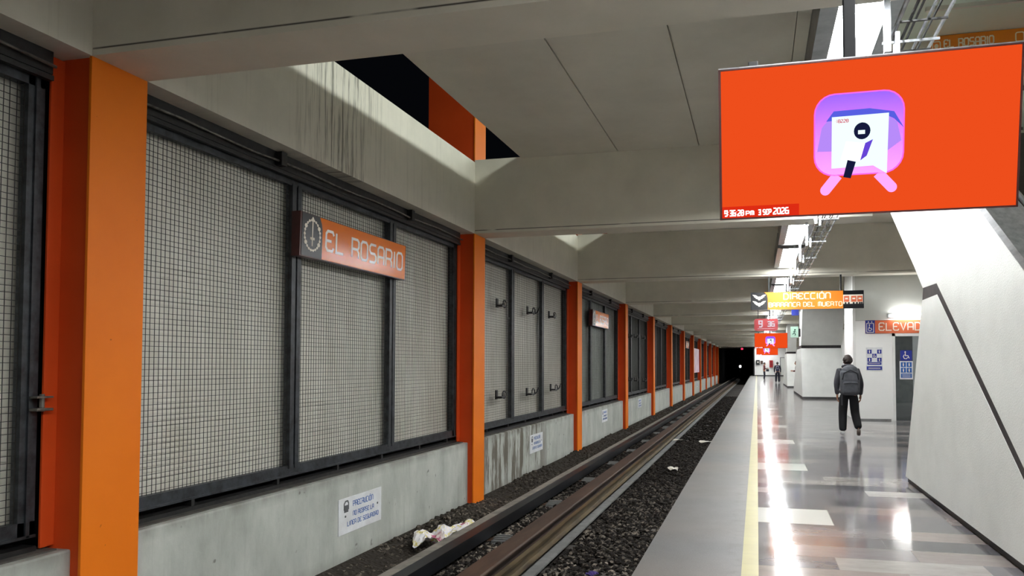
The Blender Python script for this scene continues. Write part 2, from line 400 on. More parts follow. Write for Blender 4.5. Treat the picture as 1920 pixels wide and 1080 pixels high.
class Plane:      # a flat face in space: origin, right and up unit vectors, outward normal
    def __init__(s, o, u, v):
        s.o = Vector(o); s.u = Vector(u).normalized(); s.v = Vector(v).normalized(); s.n = s.u.cross(s.v)
    def p(s, a, b, h=0): return s.o+s.u*a+s.v*b+s.n*h
    def poly(s, mb, pts, h0, h1):
        n = len(pts); vs = [s.p(a,b,h0) for a,b in pts]+[s.p(a,b,h1) for a,b in pts]
        mb.add(vs, [tuple(range(n))[::-1], tuple(range(n,2*n))]+[(i,(i+1)%n,n+(i+1)%n,n+i) for i in range(n)])
    def rect(s, mb, a0, b0, a1, b1, h0, h1): s.poly(mb, [(a0,b0),(a1,b0),(a1,b1),(a0,b1)], h0, h1)
    def disc(s, mb, a, b, ra, rb, h0, h1, n=20): s.poly(mb, [(a+ra*math.cos(2*PI*k/n), b+rb*math.sin(2*PI*k/n)) for k in range(n)], h0, h1)
    def stroke(s, mb, pts, t, h0, h1):
        pts = [Vector(p) for p in pts]; n = len(pts); closed = (pts[0]-pts[-1]).length < 1e-6
        L = []; R = []
        for i, p in enumerate(pts):
            if closed: a = pts[(i-1)%(n-1)] if i not in (0,n-1) else pts[n-2]; b = pts[i+1] if i < n-1 else pts[1]
            else: a = pts[i-1] if i else None; b = pts[i+1] if i < n-1 else None
            d1 = (p-a).normalized() if a is not None else None; d2 = (b-p).normalized() if b is not None else None
            if d1 is None: d1 = d2
            if d2 is None: d2 = d1
            n1 = Vector((-d1.y,d1.x)); n2 = Vector((-d2.y,d2.x)); m = (n1+n2)
            m = m.normalized() if m.length > 1e-4 else n1
            k = t/2/max(.5, m.dot(n1)); L.append(p+m*k); R.append(p-m*k)
        for i in range(n-1): s.poly(mb, [R[i],R[i+1],L[i+1],L[i]], h0, h1)
    def text(s, mb, txt, a, b, h, width=None, t=None, h0=.001, h1=.003, wr=.62, sp=.22, word=None):
        adv = []
        for ch in txt: adv.append({' ': .5, 'I': .25, 'Í': .25, '1': .4, ':': .25, '.': .4}.get(ch, 1.0)*wr*h)
        tot = sum(adv)+sp*h*(len(txt)-1)
        k = width/tot if width else 1; x = a; t = t or h*.13
        wi = 0
        for ch, w_ in zip(txt, adv):
            if ch == ' ': wi += 1
            if ch != ' ' and word in (None, wi):
                for st in GL[ch]:
                    s.stroke(mb, [(x+px*w_*k, b+py*h) for px,py in st], t, h0, h1)
            x += (w_+sp*h)*k
        return mb

def words(pl, m, parent, txt, *a, **k):      # one lettering part per word
    for i in range(len(txt.split(' '))):
        mb = MB(); pl.text(mb, txt, *a, word=i, **k); build(mb, 'lettering', m, parent)

# ------------------------------------------------------------------ dimensions
P0, DP = 4.526, 7.865            # first column and the column pitch along the track (Y)
def cy(n): return P0+DP*n
XW = -4.97                       # track face of the columns and beams
ZB, ZC = 3.885, 5.21             # underside of beams, ceiling
ZG = -1.15                       # ballast level
NB = 13
ORD = ['first','second','third','fourth','fifth','sixth','seventh','eighth','ninth','tenth','eleventh','twelfth','thirteenth','fourteenth']

# ------------------------------------------------------------------ setting
fl = struct(MB().box(0.0, 6.2, -14, 101.5, -.2, 0), 'floor', 'floor')
o = struct(MB().box(-.88, -.122, -14, 101.5, -.2, 0), 'platform_edge', 'edge')
o = struct(MB().box(-.122, 0.0, -14, 101.5, -.2, 0.0015), 'yellow_line', 'yellow')
struct(MB().box(-.8, 6.2, -14, 101.5, -1.6, -.2), 'platform_base', 'plinth')
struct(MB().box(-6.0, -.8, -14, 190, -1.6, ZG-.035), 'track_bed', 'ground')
struct(MB().box(6.0, 6.2, -14, 101.5, 0, ZC), 'wall_right', 'panel')
struct(MB().box(-6.2, 6.2, -14.3, -14, -1.6, ZC), 'wall_back', 'panel')
# end of the platform: white wall, and the dark tunnel mouth left of it
struct(MB().box(-.3, 6.2, 101.5, 101.8, -1.6, ZC+1), 'wall_end', 'white')
struct(MB().box(-.3, 6.0, 101.44, 101.5, 0, .12), 'baseboard_end', 'cap')
tun = MB(); tun.box(-5.6, -5.3, 99.5, 190, -1.6, 5.4); tun.box(-.5, -.31, 101.4, 190, -1.6, 5.4); tun.box(-5.6, -.31, 101.4, 190, 5.2, 5.4); tun.box(-5.6, -.31, 190, 190.3, -1.6, 5.4)
struct(tun, 'tunnel', 'blackmatte')
# ceiling slabs with open joints, stopping short of the wall so a slot stays open above the track
bnd = [(-4.08,-2.330),(-2.310,-.930),(-.910,.44),(.448,1.62)]
ce = MB()
for n in range(-2, NB):
    y0, y1 = cy(n)+.53, cy(n+1)
    for a, b in bnd: ce.box(a, b, y0, y1, ZC, ZC+.05)
    if n not in (0,): ce.box(1.62, 6.2, y0, y1, ZC, ZC+.05)
for n in range(-2, NB): ce.box(-4.06, 1.6, cy(n)+.3, cy(n+1)+.2, ZC+.05, ZC+.08)
struct(ce, 'ceiling', 'ceil')
# transverse and longitudinal beams
for n in range(-2, NB+1):
    y = cy(n)
    struct(MB().box(XW, 1.82 if n == 1 else 6.2, y, y+.53, ZB, ZC+.02), 'ceiling_beam', 'beam')
struct(MB().box(-5.75, XW, -14, cy(NB)+.53, ZB, ZC-.02), 'edge_beam', 'beam')
# upper hall above the platform ceiling
struct(MB().box(-1.6, 6.2, -14, 101.5, 8.6, 8.8), 'ceiling_upper', 'ceil')
struct(MB().box(6.2, 6.4, -14, 101.5, ZC, 8.8), 'wall_upper_right', 'panel')
# walls behind the screens, plinth walls between the columns
for n in range(-2, NB-1):
    y0, y1 = cy(n)+.44, cy(n+1)+.03
    mb = MB().bbox(-5.75, -5.09, y0-.12, y1, -1.6, .10, .02)
    struct(mb, 'wall_left', 'plinth')
    struct(MB().box(-5.7, -5.16, y0, y1-.06, .10, .112), 'ledge_dust', 'dust')
struct(MB().box(-5.75, -5.6, -14, 99.5, -.4, ZB), 'wall_left_rear', 'blackmatte')
# pale glossy ceiling panel over the stair foot, and the fascia that ends it
struct(MB().box(1.0, 5.9, cy(0)+.53, 8.78, ZC-.03, ZC-.004), 'ceiling_panel', 'palegreen')
struct(MB().box(1.0, 5.9, 8.785, 8.95, 4.55, ZC-.001), 'fascia', 'beam')
t1 = MB(); t1.box(1.72, 5.9, 8.02, 8.06, ZC-.07, ZC-.03); t1.box(1.72, 5.9, 7.70, 7.74, ZC-.07, ZC-.03)
struct(t1, 'trim_1', 'ceil')

# ------------------------------------------------------------------ steel columns
def column(n):
    y = cy(n); far = n >= 11
    lab = f'orange H-shaped steel column, {ORD[n]} along the track wall counting from the camera' if n >= 0 else 'orange H-shaped steel column behind the camera at the track wall'
    t = thing('steel_column', lab, 'column', (-5.15, y+.26, ZG-.2), 'orange steel columns along the track wall')
    build(MB().bbox(-4.995, XW, y, y+.53, ZG-.2, ZB, .004), 'front_flange', 'orange', t)
    build(MB().box(-5.32, -4.995, y+.025, y+.505, ZG-.2, ZB), 'web', 'orange_shaded', t)
    build(MB().bbox(-5.275, -5.255, y-.085, y+.60, .12, ZB-.01, .004), 'back_flange', 'orange_shaded', t)
    return t
for n in range(-1, NB): column(n)
for n in range(0, 4):        # the columns carry on above the edge beam into the open slot
    y = cy(n+1)-.01 if False else cy(n)
    t = thing('upper_column', f'orange column head above the {ORD[n]} ceiling beam, showing through the open slot', 'column', (-5.3, y+.3, ZC), 'orange column heads above the beams')
    build(MB().box(-5.90, XW-.02, y+.02, y+.5, ZC-.02, 7.2), 'web', 'orange_shaded', t)
    build(MB().box(XW-.02, XW+.001, y, y+.53, ZC+.02, 7.2), 'flange', 'orange', t)
    if n == 0: pass

# ------------------------------------------------------------------ wire mesh screens between the columns
ZM0, ZM1 = .335, 3.60
def screen(n, dark):
    y0, y1 = cy(n)+.61, cy(n+1)-.12; Lr = y1-y0
    place = f'between the {ORD[n]} and {ORD[n+1]} orange columns' if n >= 0 else 'left of the first orange column'
    t = thing('mesh_screen', f'tall dark-framed wire mesh screen {place}', 'screen', (-5.4, (y0+y1)/2, .2), 'wire mesh screens along the track wall')
    fr = MB(); fr.box(-5.345, -5.27, y0, y1, .22, ZM0); fr.box(-5.345, -5.27, y0, y1, ZM1, 3.71)
    fr.box(-5.345, -5.27, y0, y0+.16, .22, 3.71); fr.box(-5.345, -5.27, y1-.13, y1, .22, 3.71)
    fr.box(-5.30, -5.255, y1-.08, y1-.05, .22, 3.71); fr.box(-5.30, -5.255, y0, y1, .215, .235)
    build(fr, 'frame', 'frame', t)
    tb = MB(); tb.box(-5.42, -5.2, y0, y1, 3.71, ZB); tb.box(-5.24, -5.19, y0, y1, 3.66, 3.70)
    build(tb, 'top_rail', 'framedark', t)
    br = MB(); br.box(-5.38, -5.25, y0, y1, .112, .15)
    for q in (.12, .3, .47, .63, .8, .95):
        yy = y0+Lr*q; br.box(-5.36, -5.27, yy-.02, yy+.02, .13, .23)
    build(br, 'bottom_rail', 'framedark', t)
    a = [y0+.16, y0+.16+(Lr-.29-.36)/3]; w3 = (Lr-.29-.36)/3
    spans = [(y0+.16+k*(w3+.18), y0+.16+k*(w3+.18)+w3) for k in range(3)]
    for k in range(2):
        c0 = spans[k][1]; mm = MB(); mm.box(-5.345, -5.26, c0, c0+.075, .3, ZM1+.02); mm.box(-5.345, -5.26, c0+.105, c0+.18, .3, ZM1+.02); mm.box(-5.345, -5.31, c0+.07, c0+.11, .3, ZM1+.02)
        build(mm, 'mullion', 'frame', t)
    rnd = random.Random(n+50)
    for s0, s1 in spans:
        wm = MB(); r = .0022 if n < 3 else .003; yy = s0+.02
        while yy < s1:
            j = rnd.uniform(-.004, .004); k = rnd.uniform(-.006, .006)
            wm.add([(-5.300-r, yy-r+j, ZM0), (-5.300+r, yy-r+j, ZM0), (-5.300+r, yy+r+j, ZM0), (-5.300-r, yy+r+j, ZM0),
                    (-5.300-r, yy-r+k, ZM1), (-5.300+r, yy-r+k, ZM1), (-5.300+r, yy+r+k, ZM1), (-5.300-r, yy+r+k, ZM1)],
                   [(0,1,5,4),(1,2,6,5),(2,3,7,6),(3,0,4,7)]); yy += .052
        zz = ZM0+.03
        while zz < ZM1:
            j = rnd.uniform(-.006, .006); wm.box(-5.306-r, -5.306+r, s0-.03, s1+.03, zz-r+j, zz+r+j); zz += .052
        build(wm, 'wire_mesh', 'wire', t)
    sh = MB(); ys = [y0+.06+i*(Lr-.12)/60 for i in range(61)]
    vs = [(-5.40+.006*math.sin(i*2.1)+.004*math.sin(i*.7), yv, z) for i, yv in enumerate(ys) for z in (.3, 3.66)]
    sh.add(vs, [(2*i, 2*i+2, 2*i+3, 2*i+1) for i in range(60)])
    for i in range(60): pass
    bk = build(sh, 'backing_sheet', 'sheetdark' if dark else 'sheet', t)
    return t
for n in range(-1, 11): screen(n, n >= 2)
# conduit along the top of each screen
for n in range(-1, 6):
    y0, y1 = cy(n)+.56, cy(n+1)-.14
    pl = 'left of the first column' if n < 0 else f'between the {ORD[n]} and {ORD[n+1]} columns'
    t = thing('conduit', f'thin grey conduit pipe under the edge beam {pl}', 'pipe', (-5.15, (y0+y1)/2, 3.7), 'conduit pipes under the edge beam')
    pts = [(-5.15, y0+(y1-y0)*i/14, 3.765+.012*math.sin(i*1.7+n)) for i in range(15)]
    build(MB().tube(pts, .013, 8), 'pipe', 'conduit', t, True)
    for q in (.28, .72):
        yy = y0+(y1-y0)*q; build(MB().bbox(-5.2, -5.11, yy-.05, yy+.05, 3.72, 3.875, .01), 'clamp', 'framedark', t)
# locking lugs on the side of the first column
t = thing('steel_lug', 'dark steel lug fixing the mesh screen to the left side of the nearest orange column', 'bracket', (-5.1, 4.4, 1.17))
lug = MB(); lug.bbox(-5.32, -5.18, 4.33, 4.46, 1.155, 1.175, .004); lug.bbox(-5.32, -5.18, 4.33, 4.46, 1.25, 1.265, .004); lug.tube([(-5.22,4.4,1.15),(-5.22,4.4,1.28)], .018)
build(lug, 'plate', 'conduit', t)
# cable brackets on the second and fourth screens
def bracket(y, z, label, kind):
    t = thing('cable_bracket', label, 'bracket', (-5.24, y, z), 'cable brackets on the wire mesh screens')
    b = MB(); b.bbox(-5.27, -5.24, y-.2, y-.1, z-.09, z+.1, .006); b.bbox(-5.27, -5.12, y-.2, y+.02, z-.07, z-.03, .006)
    build(b, 'base_plate', 'framedark', t)
    r = MB(); pts = [(-5.16, y+.05+.1*math.cos(a), z+.0+.075*math.sin(a)) for a in [2*PI*k/12 for k in range(13)]]
    r.tube(pts, .016, 6, False)
    if kind == 1: r.tube([(-5.16,y+.1,z-.06),(-5.14,y+.26,z-.02),(-5.12,y+.36,z+.09)], .018, 6)
    build(r, 'cable_loop', 'black', t, True)
    if kind == 0: build(MB().ell((-5.15,y+.05,z), (.02,.05,.045)), 'pale_core', 'conduit', t, True)
pan = ['left','middle','right']
for k, (yy, zz) in enumerate([(14.51,2.78),(16.59,2.78),(18.44,2.80),(14.5,.875),(16.56,.86),(18.6,.9)]):
    bracket(yy, zz, f'dark {"upper" if k < 3 else "lower"} cable bracket on the {pan[k%3]} leaf of the second mesh screen', [0,1,0,0,1,1][k])
for k, (yy, zz) in enumerate([(30.6,2.72),(32.1,2.77),(34.3,2.8),(30.6,.89),(32.1,.85),(34.5,.78)]):
    bracket(yy, zz, f'dark {"upper" if k < 3 else "lower"} cable bracket on the {pan[k%3]} leaf of the fourth mesh screen', [1,1,0,1,0,1][k])

# ------------------------------------------------------------------ station signs on the screens
def wall_sign(y0, label, near=True):
    t = thing('station_sign', label, 'sign', (-5.14, y0+1.3, 2.77), 'orange station name signs on the mesh screens')
    L_, z0, h = 2.6, 2.77, .52
    build(MB().prism([(-5.25,z0),(-5.146,z0),(-5.132,z0+h),(-5.25,z0+h)], 'y', y0, y0+L_), 'case', 'signframe', t)
    pl = Plane((-5.145, y0, z0), (0,1,0), (.027,0,1))
    a = MB(); pl.poly(a, [(.44,.012),(L_-.005,.012),(L_-.005,h-.008),(.38,h-.008),(.42,h*.85),(.44,h*.7)], 0, .004); of = build(a, 'orange_field', 'sign', t)
    a = MB(); pl.poly(a, [(.03,.012),(.44,.012),(.44,h*.7),(.42,h*.85),(.38,h-.008),(.03,h-.008)], 0, .004); df = build(a, 'dark_field', 'signdark', t)
    if near:
        words(pl, 'signink', of, 'EL ROSARIO', .52, .14, .24, width=1.98, t=.034, h0=.004, h1=.006)
        a = MB(); cx, cz = .235, .27
        for k in range(22):
            an = 2*PI*k/22; r = .026 if k in (2,9,13,20) else .016
            pl.disc(a, cx+.155*math.cos(an), cz+.18*math.sin(an), r*1.1, r, .004, .007, 10)
            b_ = 2*PI*(k+1)/22; pl.stroke(a, [(cx+.155*math.cos(an), cz+.18*math.sin(an)), (cx+.155*math.cos(b_), cz+.18*math.sin(b_))], .012, .004, .006)
        pl.stroke(a, [(cx,cz+.16),(cx,cz-.13)], .018, .004, .007); pl.disc(a, cx, cz+.19, .02, .03, .004, .007)
        pl.disc(a, cx, cz-.04, .045, .018, .004, .007); pl.stroke(a, [(cx-.045,cz-.04),(cx+.045,cz-.04)], .03, .004, .007)
        build(a, 'rosary_emblem', 'ink', df)
    return t
wall_sign(7.43, 'orange station name sign with rosary emblem on the first mesh screen, nearest to the camera')
wall_sign(22.95, 'orange station name sign with light glare on the third mesh screen')
wall_sign(54.8, 'far orange station name sign on the seventh mesh screen')
t = thing('poster', 'tall white and pink poster between far orange columns on the track wall', 'poster', (-5.1, 64.9, .83))
build(MB().box(-5.245, -5.12, 61.9, 67.3, .83, 2.9), 'sheet', 'poster', t)
# precaution plates on the plinth
def notice(y0, z0, Lp, hp, label, near=1):
    t = thing('warning_plate', label, 'sign', (-5.08, y0+Lp/2, z0), 'white warning plates on the concrete wall')
    pt = build(MB().bbox(-5.10, -5.078, y0, y0+Lp, z0, z0+hp, .003), 'plate', 'plate', t)
    pl = Plane((-5.078, y0, z0), (0,1,0), (0,0,1)); k = Lp/1.06
    a = MB(); pl.text(a, 'PRECAUCIÓN', .33*k, .32*hp/.45, .065*k, width=.5*k, t=.012*k); build(a, 'heading', 'bluetext', pt)
    words(pl, 'bluetext', pt, 'NO REBASE LA', .33*k, .2*hp/.45, .055*k, width=.52*k, t=.010*k)
    words(pl, 'bluetext', pt, 'LINEA DE SEGURIDAD', .2*k, .09*hp/.45, .055*k, width=.78*k, t=.010*k)
    a = MB(); pl.stroke(a, [(.12*k,.3*hp/.45),(.12*k,.38*hp/.45),(.15*k,.41*hp/.45),(.2*k,.41*hp/.45),(.22*k,.38*hp/.45),(.22*k,.3*hp/.45)], .02*k, .001, .003)
    pl.rect(a, .12*k, .27*hp/.45, .215*k, .36*hp/.45, .001, .003)
    for bx, bz in ((.15,.22),(.95,.25)): bl = MB(); pl.disc(bl, bx*k, bz*hp/.45, .014*k, .014*k, .001, .006); build(bl, 'bolt', 'grey', pt)
    build(a, 'pictogram', 'grey', pt)
notice(8.21, -.64, 1.06, .45, 'white blue-lettered warning plate on the concrete wall nearest the camera')
notice(16.1, -.55, 1.03, .42, 'white warning plate on the rust-stained second stretch of concrete wall')
notice(24.1, -.45, .95, .42, 'white warning plate on the third stretch of concrete wall')
notice(31.8, -.42, .95, .42, 'white warning plate on the fourth stretch of concrete wall')
notice(64.0, -.42, .95, .42, 'faint white warning plate on the far concrete wall below the poster')

# ------------------------------------------------------------------ track
def runner(name, label, cat, parts, x):
    t = thing(name, label, cat, (x, 60, ZG-.05))
    for pn, m, pts in parts: build(MB().prism(pts, 'y', -14, 180), pn, m, t)
    return t
runner('guide_bar', 'black steel guide bar running along the track nearest the wall', 'rail', [
    ('bar', 'steelbar', [(-3.50,-.66),(-3.66,-.66),(-3.66,-.69),(-3.53,-.69),(-3.53,-.815),(-3.50,-.815)])], -3.55)
runner('cable_duct', 'dusty grey flat cable duct beside the guide bar', 'duct', [
    ('cover', 'greytop', [(-3.69,-.70),(-3.90,-.72),(-3.95,-.80),(-3.95,-1.2),(-3.69,-1.2)])], -3.8)
runner('running_beam', 'wide rusty brown running beam for the tyres', 'rail', [
    ('beam', 'rust', [(-3.21,-.80),(-2.96,-.80),(-2.95,-.82),(-2.95,-.84),(-3.06,-.86),(-3.06,-1.02),(-2.96,-1.05),(-2.96,-1.07),(-3.21,-1.07),(-3.21,-1.05),(-3.11,-1.02),(-3.11,-.86),(-3.22,-.84),(-3.22,-.82)])], -3.08)
def railprof(x, z): return [(x-.035,z),(x+.035,z),(x+.037,z-.03),(x+.01,z-.045),(x+.01,z-.12),(x+.065,z-.14),(x+.065,z-.15),(x-.065,z-.15),(x-.065,z-.14),(x-.01,z-.12),(x-.01,z-.045),(x-.037,z-.03)]
runner('steel_rail', 'thin worn steel rail with a yellowish head beside the running beam', 'rail', [
    ('rail', 'railgold', railprof(-2.84, -.86)), ('foot_plate', 'railpad', [(-2.90,-1.085),(-2.68,-1.085),(-2.68,-1.11),(-2.90,-1.11)])], -2.84)
runner('running_beam', 'rusty running beam hidden close under the platform edge', 'rail', [
    ('beam', 'rust', [(-1.22,-.80),(-.97,-.80),(-.96,-.84),(-1.07,-.86),(-1.07,-1.02),(-.96,-1.07),(-1.22,-1.07),(-1.12,-1.02),(-1.12,-.86),(-1.23,-.84)])], -1.08)
k = 0; yy = 4.0
sl = MB(); 
first = None
while yy < 100:
    mb = MB().bbox(-3.95, -1.0, yy-.12, yy+.12, ZG-.2, ZG-.006 if k % 2 else ZG-.012, .01)
    if first is None:
        first = build(mb, 'sleeper', 'sleeper'); tag(first, 'dark oily wooden sleeper across the ballast between the rails', 'sleeper', 'sleepers under the track')
    else:
        o = first.copy(); C.objects.link(o); o.location = (first.location.x, yy, ZG-.2 - (.012 if k % 2 else 0)); 
    k += 1; yy += 1.3
# insulators that carry the guide bar
def insulator(y):
    t = thing('guide_bar_support', 'brown insulator with grey ribbed clamp between guide bar and running beam', 'support', (-3.35, y, ZG), 'supports of the guide bar')
    build(MB().bbox(-3.6, -3.42, y-.1, y+.1, ZG-.05, -.86, .02), 'insulator', 'insul', t)
    c = MB()
    for i in range(4): c.bbox(-3.48, -3.25, y-.14+i*.07, y-.11+i*.07, -.95, -.845+.01*i, .008)
    c.bbox(-3.48, -3.25, y-.16, y+.14, -.93, -.88, .01)
    build(c, 'ribbed_clamp', 'railpad', t); return t
ins = insulator(9.45)
for k in range(1, 16):
    dup(ins, (-3.35, 9.45+2.6*k, ZG))
# loose stones
struct(MB().box(-3.62, -3.18, -14, 180, -1.2, -.90), 'ballast_fill', 'ground')
st = MB(); phi = (1+5**.5)/2
ico = [(-1,phi,0),(1,phi,0),(-1,-phi,0),(1,-phi,0),(0,-1,phi),(0,1,phi),(0,-1,-phi),(0,1,-phi),(phi,0,-1),(phi,0,1),(-phi,0,-1),(-phi,0,1)]
icf = [(0,11,5),(0,5,1),(0,1,7),(0,7,10),(0,10,11),(1,5,9),(5,11,4),(11,10,2),(10,7,6),(7,1,8),(3,9,4),(3,4,2),(3,2,6),(3,6,8),(3,8,9),(4,9,5),(2,4,11),(6,2,10),(8,6,7),(9,8,1)]
R = random.Random(3)
def stone(x, y, z, s):
    sx, sy, sz = s*R.uniform(.6,1.2), s*R.uniform(.6,1.2), s*R.uniform(.45,.8); a = R.uniform(0, PI)
    ca, sa = math.cos(a), math.sin(a); vs = []
    for p in ico:
        q = [p[i]/1.9*(1+R.uniform(-.22,.22)) for i in range(3)]; u, v = q[0]*sx, q[1]*sy
        vs.append((x+u*ca-v*sa, y+u*sa+v*ca, z+q[2]*sz))
    st.add(vs, icf)
def clear(x): return (-4.02 < x < -3.66) or (-3.23 < x < -2.66)
cnt = 0
while cnt < 15000:
    u = R.random(); y = 4.5+21*u**1.35; x = R.uniform(-5.04, -1.15)
    if clear(x): continue
    s = R.uniform(.028, .062)*(1+max(0, y-8)*.03)
    if -3.66 <= x <= -3.23: stone(x*.9-.35, y, -.895+R.uniform(-.01,.015), s); cnt += 1; continue
    bank = .18*max(0, (-4.2-x)/.9)+.03*math.sin(y*1.3)*max(0,(-4.0-x))
    stone(x, y, ZG-.01+bank+R.uniform(-.02,.012), s); cnt += 1
for _ in range(5000):
    y = R.uniform(25, 62); x = R.uniform(-5.02, -1.3)
    if clear(x): continue
    stone(x, y, ZG+.16*max(0,(-4.2-x)/.9)+R.uniform(-.02,.01), R.uniform(.05,.08))
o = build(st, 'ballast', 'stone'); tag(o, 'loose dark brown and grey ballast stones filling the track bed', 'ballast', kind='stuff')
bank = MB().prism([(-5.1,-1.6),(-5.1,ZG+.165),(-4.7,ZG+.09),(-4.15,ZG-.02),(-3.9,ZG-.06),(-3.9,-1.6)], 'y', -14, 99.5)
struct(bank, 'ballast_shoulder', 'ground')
# litter
def sheet(name, cx, cy_, cz, lx, ly, amp, seed, label, cat, m='paper', rz=0):
    r = random.Random(seed); n = 12; vs = []; fs = []
    f1, f2, p1, p2 = r.uniform(2,4), r.uniform(2,4), r.uniform(0,6), r.uniform(0,6)
    for i in range(n+1):
        for j in range(n+1):
            u, v = i/n-.5, j/n-.5
            z = amp*(abs(math.sin(u*f1*1.3+p1+v*2))*.7+abs(math.sin(v*f2*1.3+p2-u*2))*.6)+r.uniform(-1,1)*amp*.12
            x, y = u*lx*(1-.3*abs(v)), v*ly*(1-.25*abs(u))
            x, y = x*math.cos(rz)-y*math.sin(rz), x*math.sin(rz)+y*math.cos(rz)
            vs.append((cx+x+r.uniform(-.01,.01), cy_+y, cz+z))
    for i in range(n):
        for j in range(n): a = i*(n+1)+j; fs.append((a, a+n+1, a+n+2, a+1))
    mb = MB().add(vs, fs); o = build(mb, name, m); return tag(o, label, cat)
sheet('newspaper', -4.47, 9.5, -1.02, .42, .62, .16, 4, 'crumpled pink and white newspaper sheet on the ballast by the wall', 'paper', rz=.3)
sheet('newspaper', -4.28, 10.15, -1.0, .40, .75, .13, 9, 'crumpled white and yellow newspaper sheet just beyond the pink one', 'paper', rz=-.2)
sheet('paper_scrap', -2.07, 18.3, ZG+.03, .3, .3, .06, 5, 'white paper scrap on the ballast in mid track', 'litter', 'litter')
sheet('paper_scrap', -1.5, 25.0, ZG+.03, .9, .3, .05, 6, 'long pale strip of litter across the ballast near the platform', 'litter', 'litter')
sheet('paper_scrap', -2.9, 25.2, ZG+.03, 1.0, .35, .06, 7, 'long pale strip of litter across the ballast beside the rail', 'litter', 'litter')
sheet('paper_scrap', -2.0, 8.9, ZG+.03, .16, .14, .05, 8, 'small purple wrapper on the near ballast', 'litter', 'purplelit')

# ------------------------------------------------------------------ platform ceiling lamps
def lamp(n, k, y0, y1):
    nm = 'behind the camera' if n < 0 else ('near' if k == 0 else 'far')+f' one in the {ORD[n]} bay from the camera'
    t = thing('ceiling_lamp', f'long white fluorescent trough lamp, {nm}', 'lamp', (.78, (y0+y1)/2, 4.1), 'trough lamps over the platform')
    h = MB(); h.box(.47, .53, y0, y1, 4.095, 4.42); h.box(1.02, 1.08, y0, y1, 4.095, 4.42); h.box(.47, 1.08, y0, y1, 4.40, 4.44)
    h.box(.53, .60, y0, y1, 4.095, 4.13); h.box(.95, 1.02, y0, y1, 4.095, 4.13)
    h.box(.53, 1.02, y0, y0+.05, 4.08, 4.42); h.box(.53, 1.02, y1-.05, y1, 4.08, 4.42)
    for q in (.15, .85): h.box(.75, .80, y0+(y1-y0)*q-.02, y0+(y1-y0)*q+.02, 4.44, ZC)
    build(h, 'housing', 'greymetal', t)
    build(MB().box(.60, .95, y0+.06, y1-.06, 4.098, 4.16), 'diffuser', 'lamp', t); return t
for n in range(-2, NB):
    a, b = cy(n)+.62, cy(n+1)-.1
    lamp(n, 0, a, a+3.3); lamp(n, 1, a+3.75, b)
# lamps of the hall above, standing over the ceiling slab
for n in range(0, 8):
    yb = cy(n)+1.0
    t = thing('hall_lamp', f'long white lamp in the hall above the ceiling over bay {ORD[n]}', 'lamp', (-1.2, yb+3, 6.8), 'lamps in the hall above')
    build(MB().box(-1.35, -1.05, yb, yb+5.8, 6.80, 6.88), 'diffuser', 'hall', t)
    h = MB().box(-1.4, -1.0, yb-.05, yb+5.85, 6.88, 6.96); h.box(-1.22, -1.18, yb+1, yb+1.04, 6.96, 8.59); h.box(-1.22, -1.18, yb+4.8, yb+4.84, 6.96, 8.59)
    build(h, 'housing', 'greymetal', t)

# ------------------------------------------------------------------ cable tray beside the lamps
t = thing('cable_tray', 'silver ladder cable tray running along beside the ceiling lamps', 'cable tray', (1.0, 40, 3.6))
for k, x in enumerate((.86, .92, .96, 1.02, 1.06, 1.13)):
    z = 3.60+(.012, -.01, .01, -.008, .014, .012)[k]
    build(MB().tube([(x,-10,z),(x,100,z)], .012 if k in (0,5) else (.008,.010)[k%2], 6), 'side_rail' if k in (0,5) else 'cable', 'galv' if k in (0,3,5) else 'framedark', t)
rg = MB(); yy = 2
while yy < 100: rg.box(.86, 1.13, yy-.007, yy+.007, 3.575, 3.585); yy += .45
o = build(rg, 'rung', 'framedark', t); o['kind'] = 'stuff'
yy = 4.95; k = 0
while yy < 90:
    h = MB().box(.81, .85, yy-.02, yy+.02, 3.5, ZC); h.box(.80, 1.14, yy-.006, yy+.006, 3.555, 3.57); h.box(.87, .90, yy-.03, yy+.03, 3.47, 3.62)
    hh = build(h, 'hanger', 'galv', t); yy += 1.95; k += 1

